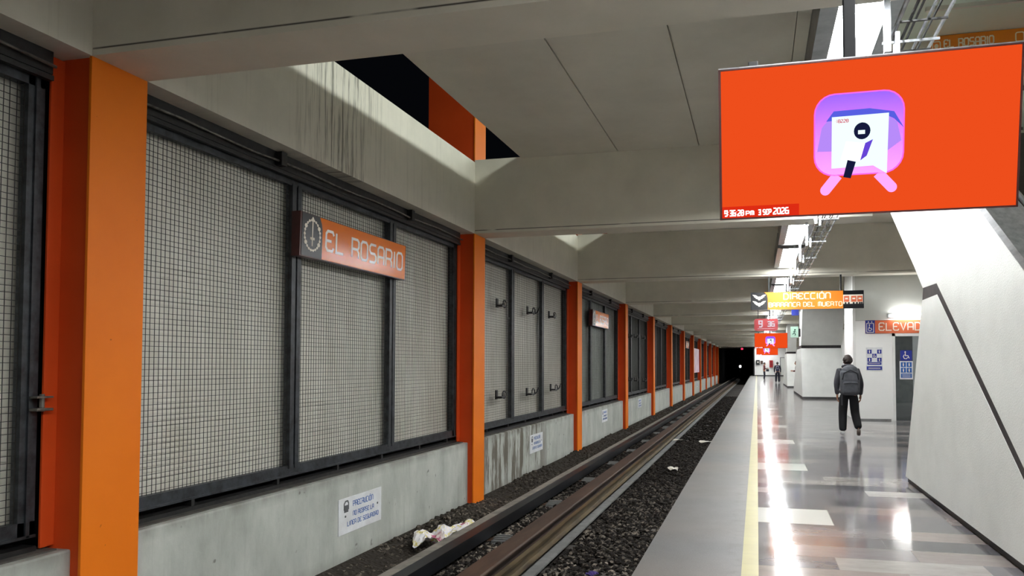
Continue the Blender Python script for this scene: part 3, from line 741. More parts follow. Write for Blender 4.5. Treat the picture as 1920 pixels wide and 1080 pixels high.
# ------------------------------------------------------------------ television screens
def rrect(cx, cz, hw, hh, r, n=6):
    pts = []
    for sx, sz, a0 in ((1,1,0),(-1,1,PI/2),(-1,-1,PI),(1,-1,3*PI/2)):
        for i in range(n+1):
            a = a0+PI/2*i/n; pts.append((cx+sx*(hw-r)+r*math.cos(a), cz+sz*(hh-r)+r*math.sin(a)))
    return pts
def tv(BL, TL, label, grad):
    W = 1.444; BL = Vector(BL); TL = Vector(TL); H = (TL-BL).length
    root = thing('television', label, 'television', tuple(BL+Vector((W/2,.02,0))))
    pl = Plane(BL, (1,0,0), TL-BL)        # normal faces the camera side
    sgn = -1 if pl.n.y > 0 else 1
    e = sgn
    c = MB(); pl.rect(c, 0, 0, W, H, -.045*e if e > 0 else .045, 0); build(c, 'case', 'black', root)
    c = MB()
    for r_ in ((0,0,W,.008),(0,H-.008,W,H),(0,0,.010,H),(W-.008,0,W,H)): pl.rect(c, *r_, 0, .004*e)
    build(c, 'bezel', 'signframe', root)
    c = MB(); pl.rect(c, 0, H, W, H+.006, -.04*e, .003*e); build(c, 'top_edge', 'metal', root)
    c = MB(); pl.rect(c, .012, .009, W-.009, H-.009, 0, .001*e); scr = build(c, 'screen', 'scr_o', root)
    def g(name, m, fn, lvl):
        mb = MB(); fn(mb, (.001+.0006*lvl)*e, (.001+.0006*lvl+.0005)*e); return build(mb, name, m, scr)
    U = lambda u: u*W
    V = lambda v: v*H
    g('clock_band', 'scr_r', lambda mb,a,b: pl.rect(mb, .012, .009, U(.283), V(.088), a, b), 1)
    cx, cz, hw, hh = U(.484), V(.52), U(.151), V(.265)
    g('icon_outline', 'scr_pink', lambda mb,a,b: pl.poly(mb, rrect(cx,cz,hw,hh,.1), a, b), 1)
    def foot(x0, x1):
        def fn(mb, a, b): pl.stroke(mb, [(U(x0),V(.26)),(U(x1),V(.165))], .052, a, b); pl.disc(mb, U(x1), V(.165), .026, .026, a, b)
        return fn
    g('icon_foot', 'scr_foot', foot(.415,.374), 1); g('icon_foot', 'scr_foot', foot(.55,.596), 1)
    g('icon_body', grad, lambda mb,a,b: pl.poly(mb, rrect(cx,cz,hw-.007,hh-.007,.095), a, b), 2)
    g('icon_window', 'scr_l', lambda mb,a,b: pl.poly(mb, [(U(.345),V(.42)),(U(.36),V(.57)),(U(.395),V(.645)),(U(.56),V(.65)),(U(.61),V(.58)),(U(.625),V(.46)),(U(.58),V(.40))], a, b), 3)
    g('icon_window_top', 'scr_b', lambda mb,a,b: pl.poly(mb, [(U(.375),V(.61)),(U(.40),V(.672)),(U(.52),V(.675)),(U(.60),V(.645)),(U(.632),V(.54)),(U(.60),V(.60)),(U(.58),V(.62))], a, b), 4)
    g('white_square', 'scr_sq', lambda mb,a,b: pl.poly(mb, [(U(.394),V(.305)),(U(.534),V(.31)),(U(.579),V(.255)),(U(.583),V(.638)),(U(.394),V(.635))], a, b), 5)
    g('microphone_flag', 'scr_v', lambda mb,a,b: pl.poly(mb, [(U(.532),V(.478)),(U(.505),V(.455)),(U(.489),V(.345)),(U(.512),V(.375))], a, b), 6)
    g('microphone_cube', 'scr_w', lambda mb,a,b: pl.poly(mb, [(U(.443),V(.475)),(U(.506),V(.455)),(U(.489),V(.34)),(U(.425),V(.36))], a, b), 6)
    def mic(mb, a, b):
        pl.disc(mb, U(.4955), V(.535), .040, .042, a, b)
    def hnd(mb, a, b):
        pl.poly(mb, [(U(.448),V(.355)),(U(.476),V(.34)),(U(.459),V(.235)),(U(.434),V(.245))], a, b)
    g('microphone_head', 'scr_k', mic, 7); g('microphone_handle', 'scr_k', hnd, 7)
    g('microphone_label', 'scr_sq', lambda mb,a,b: pl.rect(mb, U(.482), V(.515), U(.505), V(.54), a, b), 8)
    def tx(mb, a, b):
        pl.text(mb, '.18228', U(.405), V(.597), .015, width=.064, t=.003, h0=a, h1=b)
    g('tag_lettering', 'scr_t', tx, 6)
    def ts(mb, a, b):
        pl.text(mb, '9:36:28', U(.018), V(.026), .028, width=.098, t=.0065, h0=a, h1=b)
        pl.text(mb, 'PM', U(.095), V(.026), .021, width=.040, t=.0055, h0=a, h1=b)
    def ds(mb, a, b):
        pl.text(mb, '3 SEP', U(.139), V(.026), .025, width=.066, t=.006, h0=a, h1=b)
        pl.text(mb, '2026', U(.193), V(.026), .030, width=.076, t=.0065, h0=a, h1=b)
    g('time_lettering', 'scr_w', ts, 2); g('date_lettering', 'scr_w', ds, 2)
    mt = MB(); px_ = BL.x+.681; my = TL.y+.20
    mt.bbox(px_-.03, px_+.03, my-.0, my+.06, TL.z-.25, ZC, .006); mt.bbox(px_-.2, px_+.2, my-.04, my+.01, TL.z-.45, TL.z-.15, .006)
    build(mt, 'mount_pole', 'blackmatte', root)
    c = MB(); c.bbox(BL.x+.155, BL.x+.205, TL.y+.01, TL.y+.06, TL.z-.02, TL.z+.035, .004); build(c, 'sensor', 'black', root)
    return root
g0 = screen_grad(1.5+.779+.2, 1.5+.779+.6)
tv((-.187,3.983,2.279), (-.185,3.85,3.046), 'large tilted television with an orange screen hanging close to the camera', g0)
g1 = screen_grad(2.45, 2.75)
tv((-.10,34.05,2.245), (-.10,33.95,2.93), 'orange television screen hanging far down the platform', g1)
tv((-.03,52.05,2.165), (-.03,51.95,2.93), 'farthest orange television screen, half hidden behind the one in front', g1)

# ------------------------------------------------------------------ direction sign
Yd = 20.22
t = thing('direction_sign', 'long orange direction sign with black ends hanging across the platform', 'sign', (1.3, Yd, 2.98))
build(MB().bbox(-.145, 2.73, Yd, Yd+.14, 2.98, 3.45, .006), 'case', 'signdark', t)
pl = Plane((-.145, Yd, 2.98), (1,0,0), (0,0,1)); pl.n = Vector((0,-1,0))
a = MB(); pl.poly(a, [(.44,.0),(2.36,.0),(2.36,.47),(.35,.47),(.42,.4),(.44,.3)], 0, .006); of = build(a, 'orange_field', 'signbrt', t)
a = MB(); pl.text(a, 'DIRECCIÓN', .86, .27, .15, width=1.18, t=.026, h0=.006, h1=.009); build(a, 'heading', 'inkwarm', of)
words(pl, 'inkwarm', of, 'BARRANCA DEL MUERTO', .47, .07, .11, width=1.86, t=.019, h0=.006, h1=.009)
a = MB()
for zz in (.335, .165):
    for s_ in (-1, 1):
        pl.poly(a, [(.22, zz-.01),(.22+s_*.05, zz+.035),(.22+s_*.10, zz+.065),(.22+s_*.175, zz+.075),(.22+s_*.16, zz+.045),(.22+s_*.13, zz+.03),(.22+s_*.135, zz+.005),(.22+s_*.10, zz-.005),(.22+s_*.09, zz-.03),(.22+s_*.04, zz-.05)], .001, .004)
    pl.poly(a, [(.22,zz+.03),(.25,zz-.0),(.25,zz-.06),(.235,zz-.085),(.22,zz-.07),(.205,zz-.085),(.19,zz-.06),(.19,zz)], .001, .0045)
build(a, 'bird_emblem', 'ink', t)
a = MB(); pl.rect(a, 2.36, .12, 2.85, .36, .0, .005); build(a, 'train_band', 'ink', t)
a = MB(); 
for x0 in (2.38, 2.56, 2.71): pl.rect(a, x0, .17, x0+.13, .325, .005, .008)
build(a, 'train_cars', 'salmon', t)
a = MB()
for x0 in (2.41, 2.59, 2.74): pl.rect(a, x0, .235, x0+.07, .275, .008, .010)
build(a, 'train_windows', 'ink', t)
a = MB()
for x0 in (2.42, 2.5, 2.62, 2.7, 2.77, 2.82): pl.disc(a, x0, .14, .025, .022, .005, .009)
build(a, 'train_wheels', 'black', t)
for x in (.33, 2.17): build(MB().bbox(x-.022, x+.022, Yd+.06, Yd+.10, 3.44, ZB+.0, .004) if x > 1 else MB().bbox(x-.022, x+.022, Yd+.06, Yd+.10, 3.44, ZB, .004), 'hanger', 'black', t)
# ------------------------------------------------------------------ red clock
Yk = 28.16
t = thing('platform_clock', 'dark red rounded digital clock hanging below the direction sign', 'clock', (.33, Yk, 2.78))
c = MB(); P_ = rrect(.345, 3.0, .43, .225, .08); c.prism(P_, 'y', Yk, Yk+.18); build(c, 'case', 'clockred', t)
pl = Plane((-.08, Yk, 2.78), (1,0,0), (0,0,1)); pl.n = Vector((0,-1,0))
a = MB(); pl.text(a, '9', .17, .14, .22, t=.05, wr=.5, h0=.001, h1=.004); pl.text(a, '36', .48, .16, .17, t=.045, wr=.6, h0=.001, h1=.004); pl.rect(a, .12, .06, .74, .075, .001, .004); build(a, 'digits', 'clockdig', t)
for x in (.06, .60): build(MB().tube([(x,Yk+.09,3.2),(x,Yk+.09,ZB)], .012), 'hanger', 'black', t)
# ------------------------------------------------------------------ station sign over the stair (on the fascia)
t = thing('station_sign', 'orange station name sign with chamfered end high above the near television', 'sign', (2.6, 8.77, 4.72))
Yf = 8.76; pl = Plane((1.85, Yf, 4.75), (1,0,0), (0,0,1)); pl.n = Vector((0,-1,0))
a = MB(); pl.poly(a, [(-.03,0),(2.6,0),(2.6,.425),(.13,.425),(.05,.34)], -.02, 0); of = build(a, 'orange_field', 'signbrt', t)
words(pl, 'inkwarm', of, 'EL ROSARIO', .21, .285, .085, width=.50, t=.014, h0=.001, h1=.004)
q = rrect(.97,.33,.04,.05,.02); a = MB(); pl.stroke(a, q+[q[0]], .012, .001, .004); build(a, 'train_symbol', 'inkwarm', of)
q = rrect(.13,.31,.04,.05,.015); a = MB(); pl.stroke(a, q+[q[0]], .012, .001, .004); pl.disc(a, .13, .31, .022, .026, .001, .004); build(a, 'rosary_emblem', 'inkwarm', of)

# ------------------------------------------------------------------ near stair with its parapet wall
X0, X1 = 1.84, 2.08
stc = thing('staircase', 'white plastered staircase wall rising away along the right of the platform', 'staircase', (3.0, 8, 0))
low = [(4.86,.07),(10.12,.07),(9.0,2.236),(8.29,2.237)]
build(MB().prism(low, 'x', X0, X1), 'lower_wall', 'plaster', stc)
build(MB().prism([(4.75,0),(10.13,0),(10.12,.075),(4.86,.075)], 'x', X0+.03, X1), 'base_strip', 'cap', stc)
up = [(4.68,.04),(4.68,1.52),(6.70,2.79),(10.45,5.2),(13.9,7.4),(15.4,7.4),(15.4,6.45),(13.45,5.215),(10.52,3.377),(9.40,2.674),(8.962,2.373),(8.303,2.356)]
build(MB().prism(up, 'x', X0, X1), 'parapet', 'plaster', stc)
build(MB().prism([(4.72,.0),(4.86,.06),(8.29,2.23),(9.0,2.23),(8.95,2.38),(8.3,2.36),(4.70,.06)], 'x', X0+.002, X1), 'recess_joint', 'joint', stc)
cap_ = [(4.66,1.51),(6.70,2.79),(10.45,5.2),(13.9,7.4),(13.86,7.46),(10.41,5.26),(6.66,2.85),(4.62,1.57)]
build(MB().prism(cap_, 'x', X0-.01, X1+.03), 'coping', 'metal', stc)
sp = MB()
sp.prism([(4.8,0),(10.12,0),(9.0,2.2),(8.3,2.2)], 'x', X1, 4.2); n_ = 34
for i in range(n_):
    y = 4.9+i*.27; z = (i+1)*.172
    sp.box(X1, 4.2, y, y+.3, z-.172-.1, z)
build(sp, 'steps', 'edge', stc)
build(MB().prism([(4.68,0),(4.68,1.52),(10.45,5.2),(13.9,7.4),(15.4,7.4),(15.4,6.45),(9.4,2.674),(9.9,0)], 'x', 4.2, 4.44), 'far_parapet', 'plaster', stc)
for x, dz in ((2.3, .0), (2.3, -.16)):
    pts = [(2.22, y, .62*(y-4.66)+1.52+dz) for y in (4.9, 7, 9, 11, 13)]
    build(MB().tube(pts, .024, 8), 'handrail', 'metal', stc, True)
for y in (5.4, 7.0, 8.6, 10.2): build(MB().tube([(2.3,y,.64*(y-4.66)+.0),(2.3,y,.62*(y-4.66)+1.5)], .035, 8), 'handrail_post', 'greymetal', stc, True)

# ------------------------------------------------------------------ stairs further along: their end blocks facing the camera
def stair_back(y, w, label, dep):
    t = thing('staircase', label, 'staircase', (2.9, y+2, 0))
    x0, x1 = 1.95, 1.95+w
    # lower block, its front leaning back; upper block overhangs towards the camera
    def blk(name, prof, m, inset=0): build(MB().prism(prof, 'x', x0+inset, x1-inset), name, m, t)
    blk('base_strip', [(y+.01,0),(y+8.4,0),(y+8.3,.09),(y+.03,.09)], 'cap', .02)
    blk('lower_block', [(y+.02,.09),(y+8.3,.09),(y+4.2,2.25),(y+.9,2.25)], 'plaster')
    blk('recess_joint', [(y+.92,2.25),(y+4.2,2.25),(y+4.0,2.38),(y+.9,2.38)], 'joint', .02)
    blk('upper_block', [(y+.85,2.38),(y+dep,2.38),(y+dep,ZC-.02),(y-1.6,ZC-.02)], 'plaster')
    return t
stair_back(33.7, 1.75, 'white concrete stair end block behind the walking person, dark joint at mid height', 2.25)
stair_back(50.2, .62, 'far slim white concrete block beyond the larger stair block', 1.45)

# ------------------------------------------------------------------ lift lobby wall
Ye = 21.1
lw = MB(); lw.box(2.6, 3.55, Ye, Ye+.1, 0, 2.70); lw.box(3.55, 4.62, Ye, Ye+.1, 2.34, 2.70); lw.box(4.62, 6.0, Ye, Ye+.1, 0, 2.70)
lw.box(2.6, 2.7, Ye+.1, 23.5, 0, 2.70)
struct(lw, 'wall_lift_lobby', 'panel')
lw = MB(); lw.box(2.6, 6.0, Ye+.005, Ye+.1, 2.71, ZC); lw.box(2.6, 2.7, Ye+.1, 23.5, 2.71, ZC); lw.box(2.6, 6.0, 23.4, 23.5, 3.0, ZC)
struct(lw, 'wall_lift_upper', 'glosspanel')
struct(MB().box(2.55, 2.62, Ye-.02, Ye+.08, 0, ZC), 'trim_2', 'white')
struct(MB().box(2.62, 3.5, Ye-.012, Ye, 0, .04), 'baseboard_lift', 'greymetal')
d = MB(); d.box(3.55, 3.62, Ye-.03, Ye+.12, 0, 2.34); d.box(4.56, 4.62, Ye-.03, Ye+.12, 0, 2.34); d.box(3.55, 4.62, Ye-.03, Ye+.12, 2.27, 2.34)
dd = build(d, 'door_1', 'white'); dd['kind'] = 'structure'
build(MB().box(3.62, 4.56, Ye+.02, Ye+.03, 0.01, 2.27), 'pane', 'glass', dd)
struct(MB().box(3.5, 6.0, 31.2, 31.4, 0, ZC), 'wall_lift_rear', 'greymetal')
t = thing('lift_sign', 'salmon lift sign with a blue wheelchair square above the doorway', 'sign', (4.0, Ye-.03, 2.34))
build(MB().box(2.87, 5.3, Ye-.03, Ye-.002, 2.35, 2.70), 'board', 'salmon', t)
pl = Plane((2.87, Ye-.03, 2.35), (1,0,0), (0,0,1)); pl.n = Vector((0,-1,0))
a = MB(); pl.rect(a, 0, 0, .245, .35, 0, .003); build(a, 'blue_square', 'blue', t)
a = MB(); pl.stroke(a, [(.035,.03),(.21,.03),(.21,.27),(.035,.27),(.035,.03)], .014, .003, .006)
for x in (.08, .165): pl.poly(a, [(x-.02,.295),(x+.02,.295),(x,.335)], .003, .006)
pl.disc(a, .105, .225, .016, .018, .003, .006); pl.stroke(a, [(.105,.2),(.105,.14),(.15,.14),(.17,.09)], .014, .003, .006)
pl.stroke(a, [(.095,.17),(.075,.12),(.09,.075),(.13,.07),(.15,.1)], .012, .003, .006); build(a, 'wheelchair_symbol', 'ink', t)
a = MB(); pl.text(a, 'ELEVADOR', .35, .08, .2, width=1.40, t=.026, h0=.001, h1=.004); build(a, 'lettering', 'ink', t)
def wheel(pl, a, cx, cz, s, h0, h1):
    pl.disc(a, cx-.1*s, cz+.42*s, .09*s, .09*s, h0, h1, 10); pl.stroke(a, [(cx-.1*s,cz+.3*s),(cx-.08*s,cz-.02*s),(cx+.2*s,cz-.02*s),(cx+.35*s,cz-.35*s)], .09*s, h0, h1)
    pl.stroke(a, [(cx-.2*s,cz+.1*s),(cx-.32*s,cz-.12*s),(cx-.22*s,cz-.36*s),(cx+.02*s,cz-.4*s),(cx+.2*s,cz-.22*s)], .08*s, h0, h1)
def man(pl, a, cx, cz, s, h0, h1):
    pl.disc(a, cx, cz+.34*s, .11*s, .11*s, h0, h1, 10); pl.poly(a, [(cx-.16*s,cz+.2*s),(cx+.16*s,cz+.2*s),(cx+.09*s,cz-.42*s),(cx-.09*s,cz-.42*s)], h0, h1)
t = thing('lift_notice', 'blue and white pictogram notice on the pale wall left of the doorway', 'notice', (3.09, Ye-.01, 1.35))
build(MB().box(2.885, 3.30, Ye-.012, Ye-.001, 1.34, 1.97), 'plate', 'plate', t)
pl = Plane((2.885, Ye-.012, 1.34), (1,0,0), (0,0,1)); pl.n = Vector((0,-1,0))
a = MB()
for x, z in ((.03,.46),(.28,.46),(.155,.35),(.03,.24),(.28,.24)): pl.rect(a, x, z, x+.11, z+.11, 0, .003)
pl.rect(a, .03, .16, .385, .23, 0, .003); pl.rect(a, .01, .02, .40, .12, 0, .003); build(a, 'blue_fields', 'blue', t)
a = MB()
for x, z in ((.085,.515),(.335,.515),(.085,.295),(.335,.295)): man(pl, a, x, z, .09, .003, .005)
wheel(pl, a, .21, .405, .1, .003, .005); pl.rect(a, .06, .19, .35, .2, .003, .005); pl.rect(a, .05, .075, .36, .083, .003, .005); pl.rect(a, .05, .052, .36, .06, .003, .005); build(a, 'pictograms', 'ink', t)
t = thing('lift_notice', 'blue wheelchair notice above four pictograms on the glass of the lift door', 'notice', (3.9, Ye, 1.1))
build(MB().box(3.73, 4.06, Ye+.004, Ye+.018, 1.11, 1.60), 'plate', 'plate', t)
pl = Plane((3.73, Ye+.004, 1.11), (1,0,0), (0,0,1)); pl.n = Vector((0,-1,0))
a = MB(); pl.rect(a, .02, .50, .31, .78, -.012, .002); build(a, 'upper_blue_field', 'blue', t)
a = MB()
for x, z in ((.03,.33),(.175,.33),(.03,.18),(.175,.18)): pl.rect(a, x, z, x+.125, z+.13, 0, .003)
pl.rect(a, .03, .04, .3, .155, 0, .003); build(a, 'lower_blue_fields', 'blue2', t)
a = MB(); wheel(pl, a, .165, .64, .22, .002, .005)
for x, z in ((.092,.395),(.237,.395),(.092,.245),(.237,.245)): man(pl, a, x, z, .11, .003, .005)
for z in (.07,.1,.13): pl.rect(a, .06, z-.008, .27, z, .003, .005)
build(a, 'pictograms', 'ink', t)
t = thing('bulkhead_lamp', 'oval white bulkhead lamp glowing above the lift sign', 'lamp', (3.9, Ye-.08, 2.75))
build(MB().ell((3.92, Ye-.07, 2.82), (.44,.06,.075), 20, 10), 'diffuser', 'bulk', t, True)
build(MB().bbox(3.44, 4.4, Ye-.03, Ye+.005, 2.76, 2.88, .01), 'base', 'greymetal', t)

# ------------------------------------------------------------------ far small things
t = thing('exit_sign', 'pale green exit sign with a dark running figure hanging beside the stair block', 'sign', (1.58, 32.6, 2.67))
build(MB().bbox(1.42, 1.74, 32.6, 32.64, 2.67, 3.14, .006), 'panel', 'exit', t)
pl = Plane((1.42, 32.6, 2.67), (1,0,0), (0,0,1)); pl.n = Vector((0,-1,0)); a = MB(); pl.disc(a, .18, .33, .035, .035, .0, .004)
pl.stroke(a, [(.17,.29),(.14,.2),(.2,.15),(.18,.08)], .035, 0, .004); pl.stroke(a, [(.14,.2),(.08,.13)], .03, 0, .004); pl.stroke(a, [(.1,.27),(.17,.26),(.23,.23)], .025, 0, .004); build(a, 'running_figure', 'greendark', t)
build(MB().bbox(1.74, 1.83, 32.6, 32.7, 2.70, 3.05, .006), 'end_bracket', 'black', t)
build(MB().tube([(1.78,32.65,3.04),(1.78,32.65,ZC)], .012), 'hanger', 'black', t)
t = thing('blue_sign', 'small dark blue sign just under the direction sign', 'sign', (1.5, 30.2, 3.5))
build(MB().bbox(1.36, 1.63, 30.2, 30.26, 3.46, 3.72, .006), 'panel', 'blue', t); build(MB().tube([(1.5,30.23,3.7),(1.5,30.23,ZC)], .012), 'hanger', 'black', t)
t = thing('wall_box', 'black box fixed to the left end of the white far wall', 'box', (.1, 101.4, 1.55))
build(MB().bbox(-.1, .38, 101.3, 101.5, 1.5, 2.15, .02), 'case', 'black', t); build(MB().box(.08, .2, 101.28, 101.31, 1.75, 1.95), 'window', 'ink', t)
o = build(MB().bbox(.45, .8, 101.35, 101.5, 1.6, 2.05, .02), 'wall_box', 'insul'); tag(o, 'brown box on the white far wall beside the black box', 'box')
t = thing('fire_cabinet', 'red fire cabinet on the white far wall between the two distant people', 'cabinet', (1.9, 101.4, 1.15))
build(MB().bbox(1.64, 2.08, 101.3, 101.5, 1.15, 2.1, .02), 'case', 'red', t); build(MB().box(1.75, 1.97, 101.28, 101.31, 1.4, 1.9), 'glass_front', 'clockred', t)
t = thing('glass_door', 'grey glass door in the white far wall right of the distant person', 'door', (3.4, 101.4, 0))
build(MB().box(3.1, 4.4, 101.4, 101.49, 0.12, 2.4), 'leaf', 'glosspanel', t)
build(MB().box(3.0, 3.1, 101.36, 101.49, 0.12, 2.5).box(4.4, 4.5, 101.36, 101.49, .12, 2.5).box(3.0, 4.5, 101.36, 101.49, 2.4, 2.5), 'frame', 'greymetal', t)
M['sigred'] = emit('signal_red', (255,30,60), 6); M['tlight'] = emit('tunnel_light', (1,1,1,1), 14, True)
t = thing('signal', 'small glowing red signal in the dark tunnel mouth', 'signal', (-1.9, 99, 3.5))
build(MB().ell((-1.9,98.9,3.6), (.14,.06,.10)), 'lens', 'sigred', t, True); build(MB().bbox(-2.1,-1.7,98.96,99.2,3.45,3.8,.02), 'case', 'black', t)
build(MB().tube([(-1.9,99.05,3.8),(-1.9,99.05,ZC)], .03), 'hanger', 'black', t)
t = thing('tunnel_lamp', 'small white lamp shining deep in the dark tunnel', 'lamp', (-2.71, 125, 1))
build(MB().bbox(-2.86,-2.56,125,125.2,1.05,1.4,.05), 'lens', 'tlight', t); build(MB().bbox(-2.80,-2.74,125.05,125.3,-1.0,1.05,.02), 'post', 'black', t)

# ------------------------------------------------------------------ people
def skin_mesh(name, chains, m, parent, sub=2, extra=None):
    """chains: list of (nodes [(pos, radius)], edges). One smooth surface per chain, all joined into ONE object."""
    out = MB()
    for nodes, edges in chains:
        me = bpy.data.meshes.new('tmp'); bm = bmesh.new(); lay = bm.verts.layers.skin.verify()
        vs = []
        for i, (p, r) in enumerate(nodes):
            v = bm.verts.new(p); rr = r if isinstance(r, tuple) else (r, r); v[lay].radius = rr; v[lay].use_root = (i == 0); vs.append(v)
        for a, b in edges: bm.edges.new((vs[a], vs[b]))
        bm.to_mesh(me); bm.free()
        ob = bpy.data.objects.new('tmp', me); C.objects.link(ob)
        ob.modifiers.new('s', 'SKIN').use_smooth_shade = True
        sb = ob.modifiers.new('u', 'SUBSURF'); sb.levels = sub; sb.render_levels = sub
        dg = bpy.context.evaluated_depsgraph_get(); dg.update(); ev = ob.evaluated_get(dg); m2 = ev.to_mesh()
        out.add([v.co[:] for v in m2.vertices], [tuple(p.vertices) for p in m2.polygons]); ev.to_mesh_clear()
        bpy.data.objects.remove(ob)
    if extra: extra(out)
    wl = wloc(parent) if parent else Vector()
    out.v = [(x+wl.x, y+wl.y, z+wl.z) for x,y,z in out.v]
    return build(out, name, m, parent, True)
def chain(pts): return (pts, [(i,i+1) for i in range(len(pts)-1)])
def person(loc, rz, label, J, look, hairlen=0):
    """J: joints in local space, facing +Y. look: materials of jacket, trousers, shoes."""
    t = thing('person', label, 'person', loc)
    L = lambda a, b, k: tuple(a[i]+(b[i]-a[i])*k for i in range(3))
    pel, ch, nk, hd = J['pel'], J['ch'], J['nk'], J['hd']
    nodes = [(pel,.115), (L(pel,ch,.5),.12), (ch,.135), (nk,.055), (L(nk,hd,.5),.052)]; edges = [(0,1),(1,2),(2,3),(3,4)]
    for s in ('l','r'):
        k = len(nodes); nodes += [(J['sh'+s],.062), (J['el'+s],.042), (J['wr'+s],.027)]; edges += [(2,k),(k,k+1),(k+1,k+2)]
        k = len(nodes); nodes += [(J['hp'+s],.09), (J['kn'+s],.058), (J['an'+s],.04)]; edges += [(0,k),(k,k+1),(k+1,k+2)]
    chains = [(nodes, edges)]
    for s, sg in (('l',-1),('r',1)):
        w_ = Vector(J['wr'+s]); d = Vector(J.get('hd'+s, (0,.25,-1))).normalized(); side = Vector((1,0,0)) if abs(d.x) < .8 else Vector((0,0,1))
        ac = d.cross(side).normalized()        # across the palm
        pc = w_+d*.05
        chains.append(chain([(tuple(w_-d*.01),(.024,.024)), (tuple(pc),(.022,.036)), (tuple(w_+d*.09),(.018,.034))]))
        inw = side*(-sg)
        for f, (off, ln) in enumerate(((-.03,.062),(-.01,.074),(.011,.07),(.031,.054))):
            b0 = w_+d*.082+ac*off
            chains.append(chain([(tuple(b0),.0095), (tuple(b0+d*ln*.5+inw*.004),.0088), (tuple(b0+d*ln*.85+inw*.022),.008), (tuple(b0+d*ln*1.0+inw*.040),.0072)]))
        tb = w_+d*.03+ac*(-.024) 
        chains.append(chain([(tuple(tb),.012), (tuple(tb+d*.028-ac*.022+inw*.01),.0105), (tuple(tb+d*.058-ac*.026+inw*.024),.009)]))
    h = Vector(hd)
    def head(mb):
        mb.ell(h, (.076,.095,.115), 20, 14); mb.ell(h+Vector((0,.03,-.06)), (.052,.06,.062), 14, 10)
        mb.ell(h+Vector((0,.099,-.012)), (.013,.02,.026), 8, 6); mb.ell(h+Vector((0,.088,-.058)), (.026,.01,.009), 8, 6)
        for s in (-1,1): mb.ell(h+Vector((s*.078,0,-.005)), (.01,.02,.032), 8, 6)
    skin_mesh('body', chains, 'skin', t, 2, head)
    e = MB(); wl = Vector(loc)
    for s in (-1,1): e.ell(wl+h+Vector((s*.031,.084,.012)), (.013,.010,.008), 8, 6)
    build(e, 'eyes', 'black', t, True)
    hr = MB(); hr.ell(wl+h+Vector((0,-.018,.028)), (.088,.098,.108), 20, 14)
    R_ = random.Random(5)
    for k in range(40):
        a = R_.uniform(0, 2*PI); b = R_.uniform(.1, 1.9); dv = Vector((math.sin(b)*math.cos(a)*.084, math.sin(b)*math.sin(a)*.094, math.cos(b)*.104))
        if dv.y > .05 and dv.z < .05: continue
        hr.ell(wl+h+Vector((0,-.018,.028))+dv, (.022,.022,.02), 6, 4)
    if hairlen: hr.ell(wl+h+Vector((0,-.05,-.1)), (.075,.05,.15), 12, 8)
    build(hr, 'hair', look.get('hair','hair'), t, True)
    # jacket
    nodes = [(L(pel,ch,-.12),(.165,.125)), (L(pel,ch,.3),(.16,.125)), (L(pel,ch,.7),(.175,.135)), (ch,(.165,.13)), (L(ch,nk,.7),.085)]
    edges = [(0,1),(1,2),(2,3),(3,4)]
    for s in ('l','r'):
        k = len(nodes); nodes += [(J['sh'+s],.083), (L(J['sh'+s],J['el'+s],.55),.07), (J['el'+s],.062), (L(J['el'+s],J['wr'+s],1.0),.046)]
        edges += [(3,k),(k,k+1),(k+1,k+2),(k+2,k+3)]
    jk = skin_mesh('jacket', [(nodes, edges)], look['top'], t)
    if look.get('hood'):
        hb = MB(); c0 = wl+Vector(nk)
        for k in range(16):
            a = 2*PI*k/16; hb.ell(c0+Vector((.088*math.cos(a), .075*math.sin(a)-.015, .012+.02*math.sin(a+PI))), (.042,.042,.036), 8, 6)
        hb.ell(c0+Vector((0,-.10,-.02)), (.10,.05,.06), 12, 8); build(hb, 'hood', look['top'], t, True)
    # trousers
    nodes = [(L(pel,ch,.18),(.135,.115)), (pel,(.145,.12))]; edges = [(0,1)]
    for s in ('l','r'):
        k = len(nodes); nodes += [(J['hp'+s],.105), (L(J['hp'+s],J['kn'+s],.5),.105), (J['kn'+s],.095), (L(J['kn'+s],J['an'+s],.55),.09), (L(J['kn'+s],J['an'+s],1.0),.078)]
        edges += [(1,k)]+[(k+i,k+i+1) for i in range(4)]
    skin_mesh('trousers', [(nodes, edges)], look['legs'], t)
    for s in ('l','r'):
        an = Vector(J['an'+s]); to = Vector(J['to'+s]); 
        lst = [(tuple(an+Vector((0,-.015,-.0))),.045), (tuple(an.lerp(to,.25)+Vector((0,-.02,-.03))),(.042,.045)), (tuple(an.lerp(to,.7)+Vector((0,0,.0))),(.044,.034)), (tuple(to),(.038,.024))]
        sh = skin_mesh('shoe', [chain(lst)], look['shoe'+s] if 'shoe'+s in look else look['shoe'], t)
        so = MB(); a_ = wl+an; b_ = wl+to; q = (b_-a_); hv = Vector((q.x,q.y,0)).normalized() if Vector((q.x,q.y,0)).length > .02 else Vector((0,1,0))
    t.rotation_euler = (0,0,rz)
    return t
